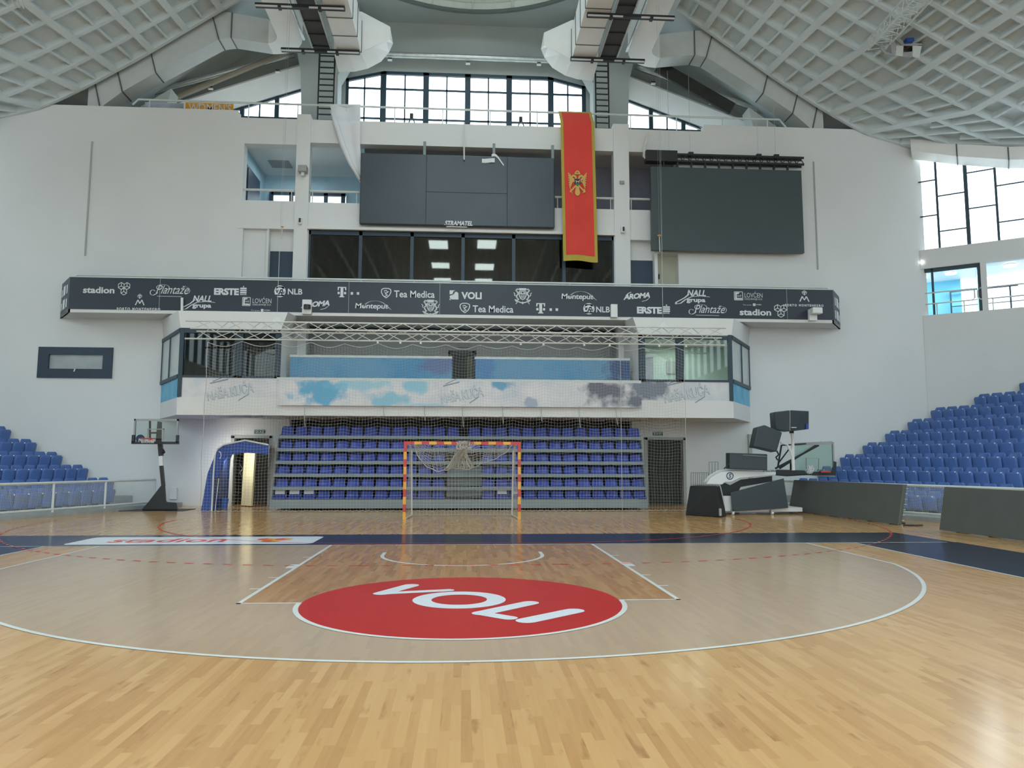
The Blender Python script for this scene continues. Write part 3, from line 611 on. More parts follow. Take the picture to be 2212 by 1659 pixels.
def crest(u, v):
    mb = MB(); fn = box2(u, v, u+40, v+33.5)
    for x in (.34, .42, .5, .58, .66): mb.add([fn(x-.03, .86), fn(x+.03, .86), fn(x+.04, .99), fn(x-.04, .99)], [(0, 1, 2, 3)])
    st(mb, fn, [(.34, .86), (.66, .86)], .05, 0)
    st(mb, fn, [(.32, .78), (.68, .78), (.68, .48), (.6, .32), (.5, .26), (.4, .32), (.32, .48), (.32, .78)], .04, 4)
    for y in (.36, .42, .48, .54): st(mb, fn, [(.36, y), (.64, y)], .025, 0)
    for P in ([(.38, .6), (.62, .6), (.62, .74), (.56, .74), (.56, .66), (.44, .66), (.44, .74), (.38, .74)],): mb.add([fn(*q) for q in P], [tuple(range(8))])
    for s_ in (-1, 1):
        X = lambda x: .5+s_*x
        st(mb, fn, [(X(.2), .9), (X(.3), .93), (X(.36), .84), (X(.28), .74), (X(.24), .6), (X(.34), .5), (X(.3), .36), (X(.22), .28), (X(.3), .2), (X(.4), .24)], .075, 5)
        st(mb, fn, [(X(.22), .72), (X(.16), .66)], .05, 4); st(mb, fn, [(X(.32), .46), (X(.44), .52), (X(.42), .62), (X(.48), .7)], .035, 4)
        st(mb, fn, [(X(.36), .16), (X(.2), .12), (X(.04), .06)], .06, 4); st(mb, fn, [(X(.3), .08), (X(.36), .0)], .04, 4)
    st(mb, fn, [(.5, .12), (.5, .0)], .05, 4); L_(mb)
crest(910, 647.5); crest(1109, 622.5)
mb = MB(); fn = box2(971, 627.3, 990.5, 648)
mb.add([fn(0, 1), fn(.62, 1), fn(.4, .86), fn(.34, .62), (fn(.0, .58))], [(0, 1, 2, 3, 4)]); mb.add([fn(*q) for q in [(.0, .36), (.1, .48), (.28, .5), (.5, .62), (.6, .82), (.78, .86), (.98, .72), (1, .06), (.26, .06), (.1, .14)]], [tuple(range(10))]); mb.add([fn(0, 0), fn(.18, 0), fn(.0, .2)], [(0, 1, 2)])
lab(mb, 'VOLI', 996.5, 630.5, 1040.5, 646, bold=.04); L_(mb)
MB().box(-6.6+.0, -6.59, YL, YB, 6.6, 7.7); mb = MB()
for u in (344, 753, 950, 1700): x = at(u, 650, Y=YL)[0]; MB().box(x-.006, x+.006, YL+.003, YB, 6.6, 7.68).build('panel_joint', 'soffit', t)

# ================================================================== BALCONY WITH TWO CABINS
ZS, ZF, ZC = 3.0, 3.58, 6.3
bal = tag(MB().hexa([(-9.13, 10.2, ZS), (8.96, 10.2, ZS), (10.45, Y0, ZS), (-10.58, Y0, ZS)], [(-9.13, 10.2, ZF), (8.96, 10.2, ZF), (10.45, Y0, ZF), (-10.58, Y0, ZF)]).build('balcony_slab', 'plaster'),
          'white balcony slab projecting from the end wall above the bleacher', 'balcony')
def cabin(sx, xo, xi, xw, room_mat, label):
    # xo: outer front corner, xi: inner edge, xw: where the slanted side meets the wall
    t = thing('commentary_cabin', label, 'cabin', ((xo+xi)/2, 11.4, ZF))
    a, b = min(xo, xi), max(xo, xi)
    MB().box(a, b, 10.2, 10.26, ZF, 4.22).build('printed_panel', 'ice', t)
    def side(z0, z1, off=0.0, th=.06):
        return MB().hexa([(xo+sx*off, 10.2, z0), (xw+sx*off, Y0-.01, z0), (xw-sx*(th-off), Y0-.01, z0), (xo-sx*(th-off), 10.2, z0)], [(xo+sx*off, 10.2, z1), (xw+sx*off, Y0-.01, z1), (xw-sx*(th-off), Y0-.01, z1), (xo-sx*(th-off), 10.2, z1)])
    side(ZF-.02, 4.22).build('side_panel', 'skyside', t)
    # window frames
    mb = MB().box(a, b, 10.18, 10.3, 5.64, 5.8).box(a, b, 10.18, 10.3, 4.2, 4.27)
    mb.box(xo-.13 if sx > 0 else xo, xo if sx > 0 else xo+.13, 10.17, 10.3, ZF, 5.8)
    xi0 = xi if sx > 0 else xi-.16
    mb.box(xi0, xi0+(.20 if sx > 0 else .16), 10.18, 10.3, 4.2, 5.8)
    xm = -7.27 if sx < 0 else 7.18
    mb.box(xm-.13, xm+.13, 10.18, 10.3, 4.2, 5.8)
    ym = 11.45; f = (ym-10.2)/2.4; xs = xo+(xw-xo)*f
    for (q0, q1) in ((0, 1),):
        for z in (4.24, 5.73): mb.bar((xo, 10.23, z), (xw, Y0-.03, z), .1, .12)
        mb.bar((xw-sx*.03, Y0-.06, 4.2), (xw-sx*.03, Y0-.06, 5.78), .08); mb.bar((xs, ym, 4.2), (xs, ym, 5.78), .07)
    mb.build('window_frame', 'dframe', t)
    MB().box(a+.05, b-.05, 10.23, 10.24, 4.25, 5.66).build('glass_pane', 'tinted' if sx < 0 else 'clear', t)
    MB().hexa([(xo, 10.24, 4.27), (xw, Y0-.05, 4.27), (xw-sx*.01, Y0-.05, 4.27), (xo-sx*.01, 10.24, 4.27)], [(xo, 10.24, 5.68), (xw, Y0-.05, 5.68), (xw-sx*.01, Y0-.05, 5.68), (xo-sx*.01, 10.24, 5.68)]).build('glass_pane', mat('milky_glass', (.50, .56, .55), .2), t)
    # flared fascia up to the band and ceiling
    MB().hexa([(xo, 10.2, 5.79), (xi, 10.2, 5.79), (xi+sx*.12, YB+.3, 5.79), (xo, YB+.3, 5.79)], [(xo+sx*.12, 10.28, 6.38), (xi-sx*.18, 10.28, 6.38), (xi-sx*.18, YB+.3, 6.49), (xo+sx*.12, YB+.3, 6.49)]).build('fascia', 'plaster', t)
    MB().hexa([(xo, 10.2, 5.8), (xw, Y0-.01, 5.8), (xw-sx*.3, Y0-.01, 5.8), (xo-sx*.3, 10.2, 5.8)], [(xo+sx*.12, 10.28, 6.38), (xw+sx*.1, Y0-.01, 6.49), (xw-sx*.3, Y0-.01, 6.49), (xo-sx*.3, 10.28, 6.38)]).build('side_fascia', 'plaster', t)
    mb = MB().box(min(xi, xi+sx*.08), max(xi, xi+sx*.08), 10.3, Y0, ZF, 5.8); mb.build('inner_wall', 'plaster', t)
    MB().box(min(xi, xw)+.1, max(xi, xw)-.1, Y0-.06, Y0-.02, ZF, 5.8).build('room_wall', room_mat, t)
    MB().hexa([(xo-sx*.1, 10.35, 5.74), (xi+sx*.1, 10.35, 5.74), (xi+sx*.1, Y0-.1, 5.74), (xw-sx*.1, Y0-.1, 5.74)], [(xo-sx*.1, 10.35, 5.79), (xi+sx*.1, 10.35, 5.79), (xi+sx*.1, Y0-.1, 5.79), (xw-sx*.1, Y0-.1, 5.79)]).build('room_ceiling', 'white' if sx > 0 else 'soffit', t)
    return t
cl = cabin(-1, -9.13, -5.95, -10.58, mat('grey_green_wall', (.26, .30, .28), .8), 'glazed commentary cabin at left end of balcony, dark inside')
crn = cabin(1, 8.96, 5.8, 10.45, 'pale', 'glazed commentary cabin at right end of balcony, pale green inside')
# furniture seen through the left cabin glass
t = thing('office_chair', 'dark chair inside the left glazed cabin', 'chair', (-8.7, 10.9, ZF))
MB().box(-8.95, -8.45, 10.95, 11.02, 4.1, 4.62).build('backrest', 'black2', t, mod=.05); MB().box(-8.95, -8.45, 10.6, 11.0, 3.98, 4.08).build('seat', 'black2', t); MB().box(-8.75, -8.65, 10.75, 10.85, ZF, 3.98).build('pedestal', 'black2', t)
tag(MB().box(-8.25, -7.6, 12.44, 12.53, 3.7, 5.35).build('cabinet', 'black2'), 'tall dark cabinet inside the left glazed cabin', 'cabinet')
tag(MB().box(-6.95, -6.2, 12.44, 12.53, 3.7, 5.4).build('door_leaf', 'black2'), 'dark door in back wall of the left glazed cabin', 'door')
tag(MB().box(6.25, 6.85, 12.46, 12.53, 3.7, 5.35).build('locker', 'violet'), 'grey door in back wall of the right glazed cabin', 'door')
tag(MB().box(7.35, 7.7, 12.48, 12.53, 4.75, 5.2).build('notice', 'soffit'), 'grey notice on back wall of the right glazed cabin', 'notice')
# terrace between the cabins
rec = struct('wall_terrace', 'grey recess wall of the balcony terrace', 'wall')
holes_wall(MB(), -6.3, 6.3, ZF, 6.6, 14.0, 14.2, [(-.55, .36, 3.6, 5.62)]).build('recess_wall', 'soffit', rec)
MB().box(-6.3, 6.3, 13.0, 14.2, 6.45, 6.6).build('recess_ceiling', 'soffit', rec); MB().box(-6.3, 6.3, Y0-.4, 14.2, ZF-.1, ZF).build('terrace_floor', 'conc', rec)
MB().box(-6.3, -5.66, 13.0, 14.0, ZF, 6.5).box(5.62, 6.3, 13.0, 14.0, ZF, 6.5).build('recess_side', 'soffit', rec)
d = struct('door_4', 'dark open doorway in the middle of the balcony terrace', 'door')
MB().box(-.62, -.5, 13.93, 14.05, ZF, 5.7).box(.31, .43, 13.93, 14.05, ZF, 5.7).box(-.62, .43, 13.93, 14.05, 5.6, 5.72).build('door_frame', 'black2', d)
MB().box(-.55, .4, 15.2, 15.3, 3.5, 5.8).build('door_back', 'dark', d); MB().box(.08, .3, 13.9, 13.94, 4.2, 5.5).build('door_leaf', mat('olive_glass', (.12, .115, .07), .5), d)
tag(MB().box(-.24, .16, 13.92, 13.99, 5.84, 6.0).build('exit_sign', 'grey'), 'small grey sign above the dark balcony doorway', 'sign')
t = thing('balcony_banner', 'white and blue ice print banner along balcony front', 'banner', (0, 10.1, 3.3))
MB().box(-5.95, 5.82, 10.08, 10.12, 3.32, 4.13).build('banner_sheet', 'ice', t)
MB().box(-6.0, 5.82, 10.08, 10.2, 4.13, 4.22).build('top_rail', 'rail', t)
MB().box(-5.95, 5.82, 10.12, 10.19, 3.6, 4.1).build('parapet', 'plaster', t)
for x0, x1, s_ in ((-5.8, -.42, 'left'), (.36, 5.66, 'right')):
    t = thing('terrace_banner', 'blue sky print banner on the balcony terrace, %s of the doorway' % s_, 'banner', ((x0+x1)/2, 11, ZF), 'blue terrace banners')
    MB().box(x0, x1, 10.98, 11.02, ZF, 5.0).build('banner_sheet', 'sky', t); MB().box(x0-.02, x1, 10.97, 11.05, 5.0, 5.08).build('top_rail', 'rail', t)
# the embossed ice words on the banners
def iceword(u0, v0, u1, v1, Y, ang, par):
    a = at(u0, v1, Y=Y); b = at(u1, v1, Y=Y); c = at(u0, v0, Y=Y); W_ = b[0]-a[0]; Hh = c[2]-a[2]; ca, sa = math.cos(ang), math.sin(ang)
    for k, (bold, dy, m_, o) in enumerate(((.05, 0, mat('ice_shadow_print', lin(136, 148, 160), .5), (0.0, -.0)), (.022, .004, mat('ice_light_print', lin(200, 205, 209), .5), (.0, 0.012)))):
        mb = MB(); v, f = text2d('NAŠA KUĆA', .0, bold, .95)
        put(mb, v, f, lambda x, y: (a[0]+x*W_*ca-y*Hh*sa+o[0], Y-.004-dy, a[2]+x*W_*sa+y*Hh*ca*(.9+.15*x)+o[1])); mb.build('lettering', m_, par)
    mb = MB()
    st(mb, lambda x, y: (x, Y-.003, y), [(a[0]+W_*.1, a[2]+Hh*1.5), (a[0]+W_*.35, a[2]+Hh*1.9)], .03); st(mb, lambda x, y: (x, Y-.003, y), [(a[0]+W_*.65, a[2]+Hh*.1), (a[0]+W_*.85, a[2]+Hh*.55)], .035)
    st(mb, lambda x, y: (x, Y-.003, y), [(a[0]+W_*.05, a[2]+Hh*1.35), (a[0]+W_*.4, a[2]+Hh*1.65)], .045)
    mb.build('lettering', mat('ice_shadow_print', lin(128, 140, 152), .5), par)
iceword(448, 838, 552, 867, 10.2, .20, cl); iceword(1436, 843, 1538, 872, 10.2, .20, crn)
bb = [o for o in bpy.data.objects if o.name.startswith('balcony_banner')][0]
iceword(953, 844, 1048, 873, 10.08, .18, bb)
# straps hanging below the front banner
for i, u in enumerate((659, 829, 917, 999, 1085, 1168, 1250, 1330)):
    x = at(u, 890, Y=10.15)[0]; zz = 3.0 if u == 829 else (2.65+.1*(i % 3))
    MB().tube([(x, 10.07, 3.34), (x+.005, 10.06, 3.1), (x+.03, 10.05, zz)], .012, 5).build('strap', 'soffit', bb)
# bay behind the bleacher and the two doorways
by = struct('wall_bay', 'dark bay behind the folded bleacher', 'wall')
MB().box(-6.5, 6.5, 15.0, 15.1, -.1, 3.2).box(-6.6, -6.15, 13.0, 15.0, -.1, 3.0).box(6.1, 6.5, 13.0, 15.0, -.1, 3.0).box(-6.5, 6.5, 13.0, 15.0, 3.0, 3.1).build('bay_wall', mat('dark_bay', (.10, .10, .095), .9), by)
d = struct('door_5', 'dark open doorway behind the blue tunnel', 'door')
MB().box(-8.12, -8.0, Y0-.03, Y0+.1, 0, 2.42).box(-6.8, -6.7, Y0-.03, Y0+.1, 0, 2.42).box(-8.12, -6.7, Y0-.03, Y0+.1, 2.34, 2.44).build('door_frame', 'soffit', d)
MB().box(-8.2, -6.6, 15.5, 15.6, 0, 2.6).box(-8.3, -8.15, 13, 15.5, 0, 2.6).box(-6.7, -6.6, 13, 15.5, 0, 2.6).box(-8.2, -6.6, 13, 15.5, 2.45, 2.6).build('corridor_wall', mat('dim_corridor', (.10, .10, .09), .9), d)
MB().hexa([(-7.62, 12.35, .03), (-7.17, 11.95, .03), (-7.13, 11.99, .03), (-7.58, 12.39, .03)], [(-7.58, 12.35, 2.12), (-7.1, 11.95, 2.12), (-7.06, 11.99, 2.12), (-7.54, 12.39, 2.12)]).build('door_leaf', mat('lit_cream_door', lin(225, 216, 176), .5), d)
MB().tube([(-7.62, 12.3, 1.0), (-7.68, 12.28, 1.15), (-7.6, 12.3, 1.28), (-7.68, 12.28, 1.42)], .02, 5).build('handle', 'black', d)
MB().box(-7.02, -6.86, 13.4, 13.42, 1.35, 2.1).build('bright_pane', mat('bright_outside', (.8, .85, .88), .5, emis=(.9, .96, 1, .35)), d)
d = struct('door_6', 'dark doorway right of the bleacher', 'door')
MB().box(6.5, 6.62, Y0-.03, Y0+.1, 0, 2.42).box(7.92, 8.02, Y0-.03, Y0+.1, 0, 2.42).box(6.5, 8.02, Y0-.03, Y0+.1, 2.34, 2.44).build('door_frame', 'soffit', d)
mb = MB(); P = [(x, Y0+.25+.05*math.sin(x*20)) for x in np.linspace(6.6, 7.95, 60)]
for (a, b), (c, e) in zip(P, P[1:]): mb.quad((a, b, 0), (c, e, 0), (c, e, 2.4), (a, b, 2.4))
mb.build('door_curtain', mat('dark_green_curtain', (.045, .05, .045), .9), d)
for u, s_ in ((550, 'left'), (1410, 'right')):
    x = at(u, 938, Y=Y0)[0]; t = thing('exit_sign', 'small green exit sign above the %s floor level doorway' % s_, 'sign', (x+.17, Y0-.03, 2.54))
    MB().box(x, x+.36, Y0-.05, Y0-.005, 2.50, 2.62).build('sign_face', mat('exit_green', lin(30, 80, 50), .5), t)
    mb = MB(); put(mb, *text2d('EXIT' if s_ == 'right' else 'IZLAZ', 0, .01), lambda p, q: (x+.03+p*.3, Y0-.055, 2.525+q*.07)); mb.build('lettering', 'ink', t)

# ================================================================== RETRACTABLE BLEACHER
bl = thing('retractable_bleacher', 'folded grey steel bleacher with six rows behind the goal', 'bleacher', (0, 10.6, 0))
BX0, BX1 = -6.08, 5.98
MB().box(BX0, BX1, 10.05, 10.1, .06, .34).build('front_fascia', 'beam', bl)
ZB = [.34, .68, 1.09, 1.50, 1.91, 2.33]; ROWP = .14
for r_ in range(1, 6):
    y = 10.08+ROWP*r_; MB().box(BX0, BX1, y, y+.06, ZB[r_]-.05, ZB[r_]+.05).build('deck_edge', 'beam', bl)
for r_ in range(6):
    y = 10.08+ROWP*r_; MB().box(BX0+.02, BX1-.02, y+.02, y+.75, ZB[r_]-.03, ZB[r_]).build('deck', 'dark', bl)
MB().box(BX0, BX1, 11.1, 11.12, .05, 2.3).build('dark_backing', 'dark', bl)  # added dark sheet; shade behind the rows put into its colour
for x in (BX0, BX1-.04): MB().hexa([(x, 10.1, .06), (x+.04, 10.1, .06), (x+.04, 11.5, .06), (x, 11.5, .06)], [(x, 10.8, 2.36), (x+.04, 10.8, 2.36), (x+.04, 11.5, 2.36), (x, 11.5, 2.36)]).build('side_panel', mat('bleacher_side', (.12, .14, .13), .6), bl)
MB().box(-.55, .6, 10.5, 10.54, .40, .62).box(-.55, .6, 10.65, 10.68, .75, 1.02).box(-.55, .6, 10.8, 10.83, 1.14, 1.4).build('stair_riser', 'beam', bl)
mb = MB()
for x in (-5.6, -3, 0, 3, 5.5): mb.box(x-.15, x+.15, 10.2, 10.6, 0, .07)
mb.build('wheel_carriage', 'black', bl)
# one folding seat: shell with rounded back and low pan
def shellgrid(w0, w1, z0, z1, y0, y1, r, bow):
    def fn(i, j):
        z = z0+(z1-z0)*j; ww = w0+(w1-w0)*j
        if j > .8: ww -= r*2*(1-math.sqrt(max(0, 1-((j-.8)/.2)**2)))*.8
        x = (i-.5)*ww; y = y0+(y1-y0)*j+bow*(1-(2*i-1)**2)
        return (x, y, z)
    a = MB().grid(fn, 6, 7)
    nb = len(a.v); a.v += [(x, y+.02, z) for x, y, z in a.v]; fs = list(a.f); a.f += [tuple(nb+i for i in f)[::-1] for f in fs]; a.m += [0]*len(fs)
    W_, H_ = 7, 8
    ed = [i for i in range(W_)]+[W_*(j+1)-1 for j in range(1, H_)]+[W_*(H_-1)+i for i in range(W_-2, -1, -1)]+[W_*j for j in range(H_-2, 0, -1)]
    for p, q in zip(ed, ed[1:]+ed[:1]): a.f.append((p, p+nb, q+nb, q)); a.m.append(0)
    return a
ORD = ['first', 'second', 'third', 'fourth', 'fifth', 'sixth', 'seventh', 'eighth', 'ninth', 'tenth', 'eleventh', 'twelfth', 'thirteenth', 'fourteenth', 'fifteenth', 'sixteenth', 'seventeenth', 'eighteenth', 'nineteenth', 'twentieth', 'twenty-first', 'twenty-second', 'twenty-third', 'twenty-fourth', 'twenty-fifth', 'twenty-sixth', 'twenty-seventh', 'twenty-eighth', 'twenty-ninth', 'thirtieth']
def copy_tree(o, parent=None):
    c = o.copy(); COL.objects.link(c)
    if parent is not None: c.parent = parent
    for ch in list(o.children): copy_tree(ch, c)
    return c
proto = thing('bleacher_seat', 'x', 'seat', (0, 0, 0))
shellgrid(.40, .36, .06, .37, .20, .27, .05, .035).build('backrest', 'seat', proto, True)
mb = MB().hexa([(-.215, 0, .0), (.215, 0, .0), (.20, .22, .02), (-.20, .22, .02)], [(-.205, .0, .075), (.205, .0, .075), (.20, .24, .06), (-.20, .24, .06)]); mb.build('seat_pan', 'seat', proto, mod=.015)
first = True
for r_ in range(6):
    xs = [-5.83+.455*k for k in range(13)]+[.345+.452*k for k in range(13)]
    if r_ < 3: xs = [x for x in xs if not -.75 < x < .75]
    if r_ in (3,): xs = [x for x in xs if not -.75 < x < .75]
    for k, x in enumerate(xs):
        o = proto if first else copy_tree(proto); first = False
        o.location = (x, 10.12+ROWP*r_, ZB[r_]+.012); o.scale = (1, 1, .70 if r_ == 0 else (.80 if r_ < 5 else .95))
        o['label'] = 'blue seat in the %s bleacher row from the floor, %s from the left' % (ORD[r_], ORD[k])
        o['group'] = 'blue seats of the folded bleacher, row %d' % (r_+1)
        if r_ == 0 and (k in (0, 1, 2) or abs(x-1.25) < .24 or abs(x-1.7) < .24):
            tag(MB().hexa([(x-.15, 10.27, .50), (x+.15, 10.27, .50), (x+.15, 10.29, .50), (x-.15, 10.29, .50)], [(x-.15, 10.31, .68), (x+.15, 10.31, .68), (x+.15, 10.33, .68), (x-.15, 10.33, .68)]).build('seat_cover', 'greyseat'), 'grey cover on the front row seat that is %s from the left' % ORD[k], 'cover', 'grey covers on front row seats')

# ================================================================== SIDE STANDS
TH = math.radians(18); AW = (17.2, 12.6); AD = (.82, -.5724); AN = (.5724, .82)
def stand_frame(sx):
    tx, ty = sx*math.sin(TH), -math.cos(TH); nx, ny = sx*math.cos(TH), math.sin(TH); ox, oy = sx*11.85, 12.55
    return lambda a, b, z: (ox+a*tx+b*nx, oy+a*ty+b*ny, z)
def a_start(b, pad=.0):
    a = (-.03+pad+b*math.sin(TH))/math.cos(TH)
    # keep clear of the angled wall
    for k in range(400):
        aa_ = a+k*.02; x = 11.85+aa_*math.sin(TH)+b*math.cos(TH); y = 12.55-aa_*math.cos(TH)+b*math.sin(TH)
        if (x-AW[0])*AN[0]+(y-AW[1])*AN[1] < -pad-.01: return aa_
    return a
tz = lambda k: .12 if k == 0 else .36+.43*(k-1)
sp_ = thing('stadium_seat', 'x', 'seat', (0, 0, 0))
shellgrid(.445, .41, .14, .62, .10, .16, .06, .03).build('backrest', 'seat2', sp_, True)
mb = shellgrid(.43, .44, .07, .50, -.02, -.10, .05, -.03); mb.k = 1; mb.tube([(.16, -.14, .475), (.16, -.12, .475)], .023, 6); mb.build('folded_pan', ['seat2', 'tag'], sp_, True)
mb = MB().box(-.05, .05, -.02, .14, .0, .16); mb.build('bracket', 'black2', sp_)
first = True
AEND = 13.5
for sx, side in ((1, 'right'), (-1, 'left')):
    fr = stand_frame(sx)
    st_ = thing('concrete_stand', 'stepped concrete stand that carries the %s block of blue seats' % side, 'stand', (sx*14, 6, 0))
    def block(a0f, a1, b0, b1, z0, z1, name='step', m_='terr'):
        a1 = min(a1, (21.95-11.85-(b1+.0)*math.cos(TH))/math.sin(TH)); P = [fr(a0f(b0), b0, z0), fr(a1, b0, z0), fr(a1, b1, z0), fr(a0f(b1), b1, z0)]; Q = [(x, y, z1) for x, y, z in P]
        if sx < 0: P, Q = P[::-1], Q[::-1]
        return MB().hexa(P, Q).build(name, m_, st_)
    block(a_start, AEND, -2.06, -1.2, 0, .12, 'kerb')
    block(a_start, AEND, -1.2, -.45, 0, .12)
    for k in range(1, 12):
        b = .827*(k-1); block(a_start, AEND, b-.47, b+.36, 0, tz(k))
    # seats
    for k in range(0, 10 if sx > 0 else 7):
        b = .827*(k-1); a = a_start(b, .3)+(.2 if k else 1.3); n = 0
        def upx(P):
            d = np.array(P)-CAM; return 1106+F*float(d@_r)/float(d@_fw)
        while (-45 < upx(fr(a, b, 1)) < 2250):
            if not (sx > 0 and 7.95 < a < 9.0):
                o = sp_ if first else copy_tree(sp_); first = False
                o.location = fr(a, b, tz(k)); o.rotation_euler = (0, 0, math.atan2(math.sin(TH), sx*math.cos(TH))-PI/2)
                n += 1
                o['label'] = 'tip-up blue seat in the %s row of the %s stand, %s from the end wall' % (ORD[k], side, ORD[n-1])
                o['group'] = 'blue seats of the %s stand' % side
            a += .465
    # mesh railing on the kerb
    rl = thing('stand_railing', 'white tube and wire mesh railing in front of the %s stand' % side, 'railing', fr(3, -2.0, 0))
    pa = [.6, 2.72, 4.6, 6.45, 8.3, 10.2, 12.1, 14.0]
    MB().tube([fr(.6, -2.0, .93), fr(14, -2.0, .93)], .035, 8).build('handrail', 'rail', rl); MB().tube([fr(.6, -2.0, .20), fr(14, -2.0, .20)], .03, 8).build('bottom_rail', 'rail', rl)
    for a in pa: MB().tube([fr(a, -2.0, .115), fr(a, -2.0, .93)], .032, 8).build('post', 'rail', rl)
    mb = MB(); a = .65
    while a < 9.5: p, q = fr(a, -2.0, .2), fr(a, -2.0, .92); mb.bar(p, q, .004); a += .04
    z = .24
    while z < .91: mb.bar(fr(.6, -2.0, z), fr(9.5, -2.0, z), .004); z += .04
    mb.build('wire_mesh', 'rail', rl)

# ================================================================== ANGLED SIDE WALLS WITH HIGH WINDOWS AND GALLERY
def eave(a): return float(np.interp(a, [-.5, 0, 1.34, 2.35, 3.5, 6.0], [13.95, 13.76, 13.28, 12.92, 12.67, 12.45]))
for sx, side in ((1, 'right'), (-1, 'left')):
    F_ = lambda a, b, z: (sx*(AW[0]+a*AD[0]+b*AN[0]), AW[1]+a*AD[1]+b*AN[1], z)
    def lb(mb, a0, a1, b0, b1, z0, z1, z1b=None):
        z1b = z1 if z1b is None else z1b
        P = [F_(a0, b0, z0), F_(a1, b0, z0), F_(a1, b1, z0), F_(a0, b1, z0)]; Q = [F_(a0, b0, z1), F_(a1, b0, z1b), F_(a1, b1, z1b), F_(a0, b1, z1)]
        if sx < 0: P, Q = P[::-1], Q[::-1]
        return mb.hexa(P, Q)
    ws = struct('wall_%s' % side, 'white angled wall with a gallery at the %s' % side, 'wall')
    mb = MB(); lb(mb, 0.02, 6, 0, .3, 0, 7.05); mb.build('lower_wall', 'wall', ws)
    mb = MB(); lb(mb, 0.02, 6, 0, .3, 8.84, 9.57); mb.build('spandrel', 'wall', ws)
    for a in (1.94, 4.1, 5.8): mb = MB(); lb(mb, a, a+.19, 0, .3, 7.05, 8.84); mb.build('pier', 'wall', ws)
    mb = MB(); lb(mb, 0, 6, .3, 3.0, 6.9, 7.0); mb.build('gallery_floor', 'conc', ws); mb = MB(); lb(mb, 0, 6, .3, 3.0, 8.9, 9.0); mb.build('gallery_ceiling', 'white', ws)
    mb = MB(); lb(mb, -.2, 1.3, 2.9, 3.0, 7.0, 8.9); lb(mb, 1.85, 2.0, .3, 3.0, 7.0, 8.9); mb.build('gallery_wall', 'cyan', ws)
    mb = MB(); lb(mb, .02, 1.94, .1, .16, 8.70, 8.84); lb(mb, .36, .44, .1, .16, 7.05, 8.84); lb(mb, 1.84, 1.94, .1, .16, 7.05, 8.84); mb.build('opening_frame', 'dframe', ws)
    mb = MB(); lb(mb, .9, 3.2, 2.6, 2.66, 8.35, 8.42)
    for a in (.9, 1.9, 2.9, 3.9): lb(mb, a, a+.06, 2.6, 2.66, 7.0, 8.4)
    for z in (7.75, 7.95): lb(mb, .9, 4.2, 2.6, 2.64, z, z+.03)
    mb.build('gallery_glazing', 'dframe', ws)
    wn = struct('window_%d' % (6 if sx > 0 else 7), 'tall bright window of staggered panes at the %s' % side, 'window')
    mb = MB()
    for i, a in enumerate((.70, 1.65, 2.58, 3.52, 4.46, 5.4)): hw = .065 if i == 1 else .04; lb(mb, a-hw, a+hw, .05, .15, 9.57, eave(a)+.1)
    for j in range(6):
        a0 = [-.2, .7, 1.65, 2.58, 3.52, 4.46][j]; a1 = [.7, 1.65, 2.58, 3.52, 4.46, 5.4][j]
        for z in ([12.25, 10.88], [11.59, 10.22], [12.3, 10.93], [11.63, 10.26], [10.9], [11.6, 10.3])[j]:
            if z < eave(a1)-.1: lb(mb, a0, a1, .07, .12, z-.022, z+.022)
    mb.build('window_frame', 'dframe', wn)
    # duct slung under the eave
    t = thing('eave_duct', 'painted duct following the roof edge above the %s tall window' % side, 'duct', F_(1.5, -.3, 12.8))
    A_ = [-.05, .3, 1.43, 3.0, 3.6, 5.6]
    mb = MB()
    for a0, a1 in zip(A_, A_[1:]):
        P = [F_(a0, -.55, eave(a0)-.46), F_(a1, -.55, eave(a1)-.46), F_(a1, .0, eave(a1)-.60), F_(a0, .0, eave(a0)-.60)]; Q = [F_(a0, -.55, eave(a0)+.02), F_(a1, -.55, eave(a1)+.02), F_(a1, .0, eave(a1)+.1), F_(a0, 0, eave(a0)+.1)]
        if sx < 0: P, Q = P[::-1], Q[::-1]
        mb.hexa(P, Q)
    mb.build('duct_run', 'duct', t)
    for a in (1.43, 3.0): mb = MB(); mb.bar(F_(a, -.57, eave(a)-.48), F_(a, -.57, eave(a)+.0), .03); mb.bar(F_(a, -.57, eave(a)-.48), F_(a, 0, eave(a)-.62), .03); mb.build('duct_flange', 'seam', t)
    # gallery rails
    t = thing('gallery_guard', 'white tube guard rail on the gallery parapet at the %s' % side, 'railing', F_(1, .1, 7.05))
    for a0, a1 in ((.05, 1.72), (1.82, 3.7)):
        mb = MB(); c = .08; mb.tube([F_(a0, .1, 7.91), F_(a1-c, .1, 7.91), F_(a1, .1, 7.83), F_(a1, .1, 7.57), F_(a1-c, .1, 7.49), F_(a0, .1, 7.49)] if a0 < 1 else [F_(a1, .1, 7.91), F_(a0+c, .1, 7.91), F_(a0, .1, 7.83), F_(a0, .1, 7.57), F_(a0+c, .1, 7.49), F_(a1, .1, 7.49)], .026, 8); mb.build('rail_loop', 'rail', t)
        for a in (a0+.45, a1-.35): MB().tube([F_(a, .1, 7.05), F_(a, .1, 7.5)], .022, 6).build('post', 'rail', t)
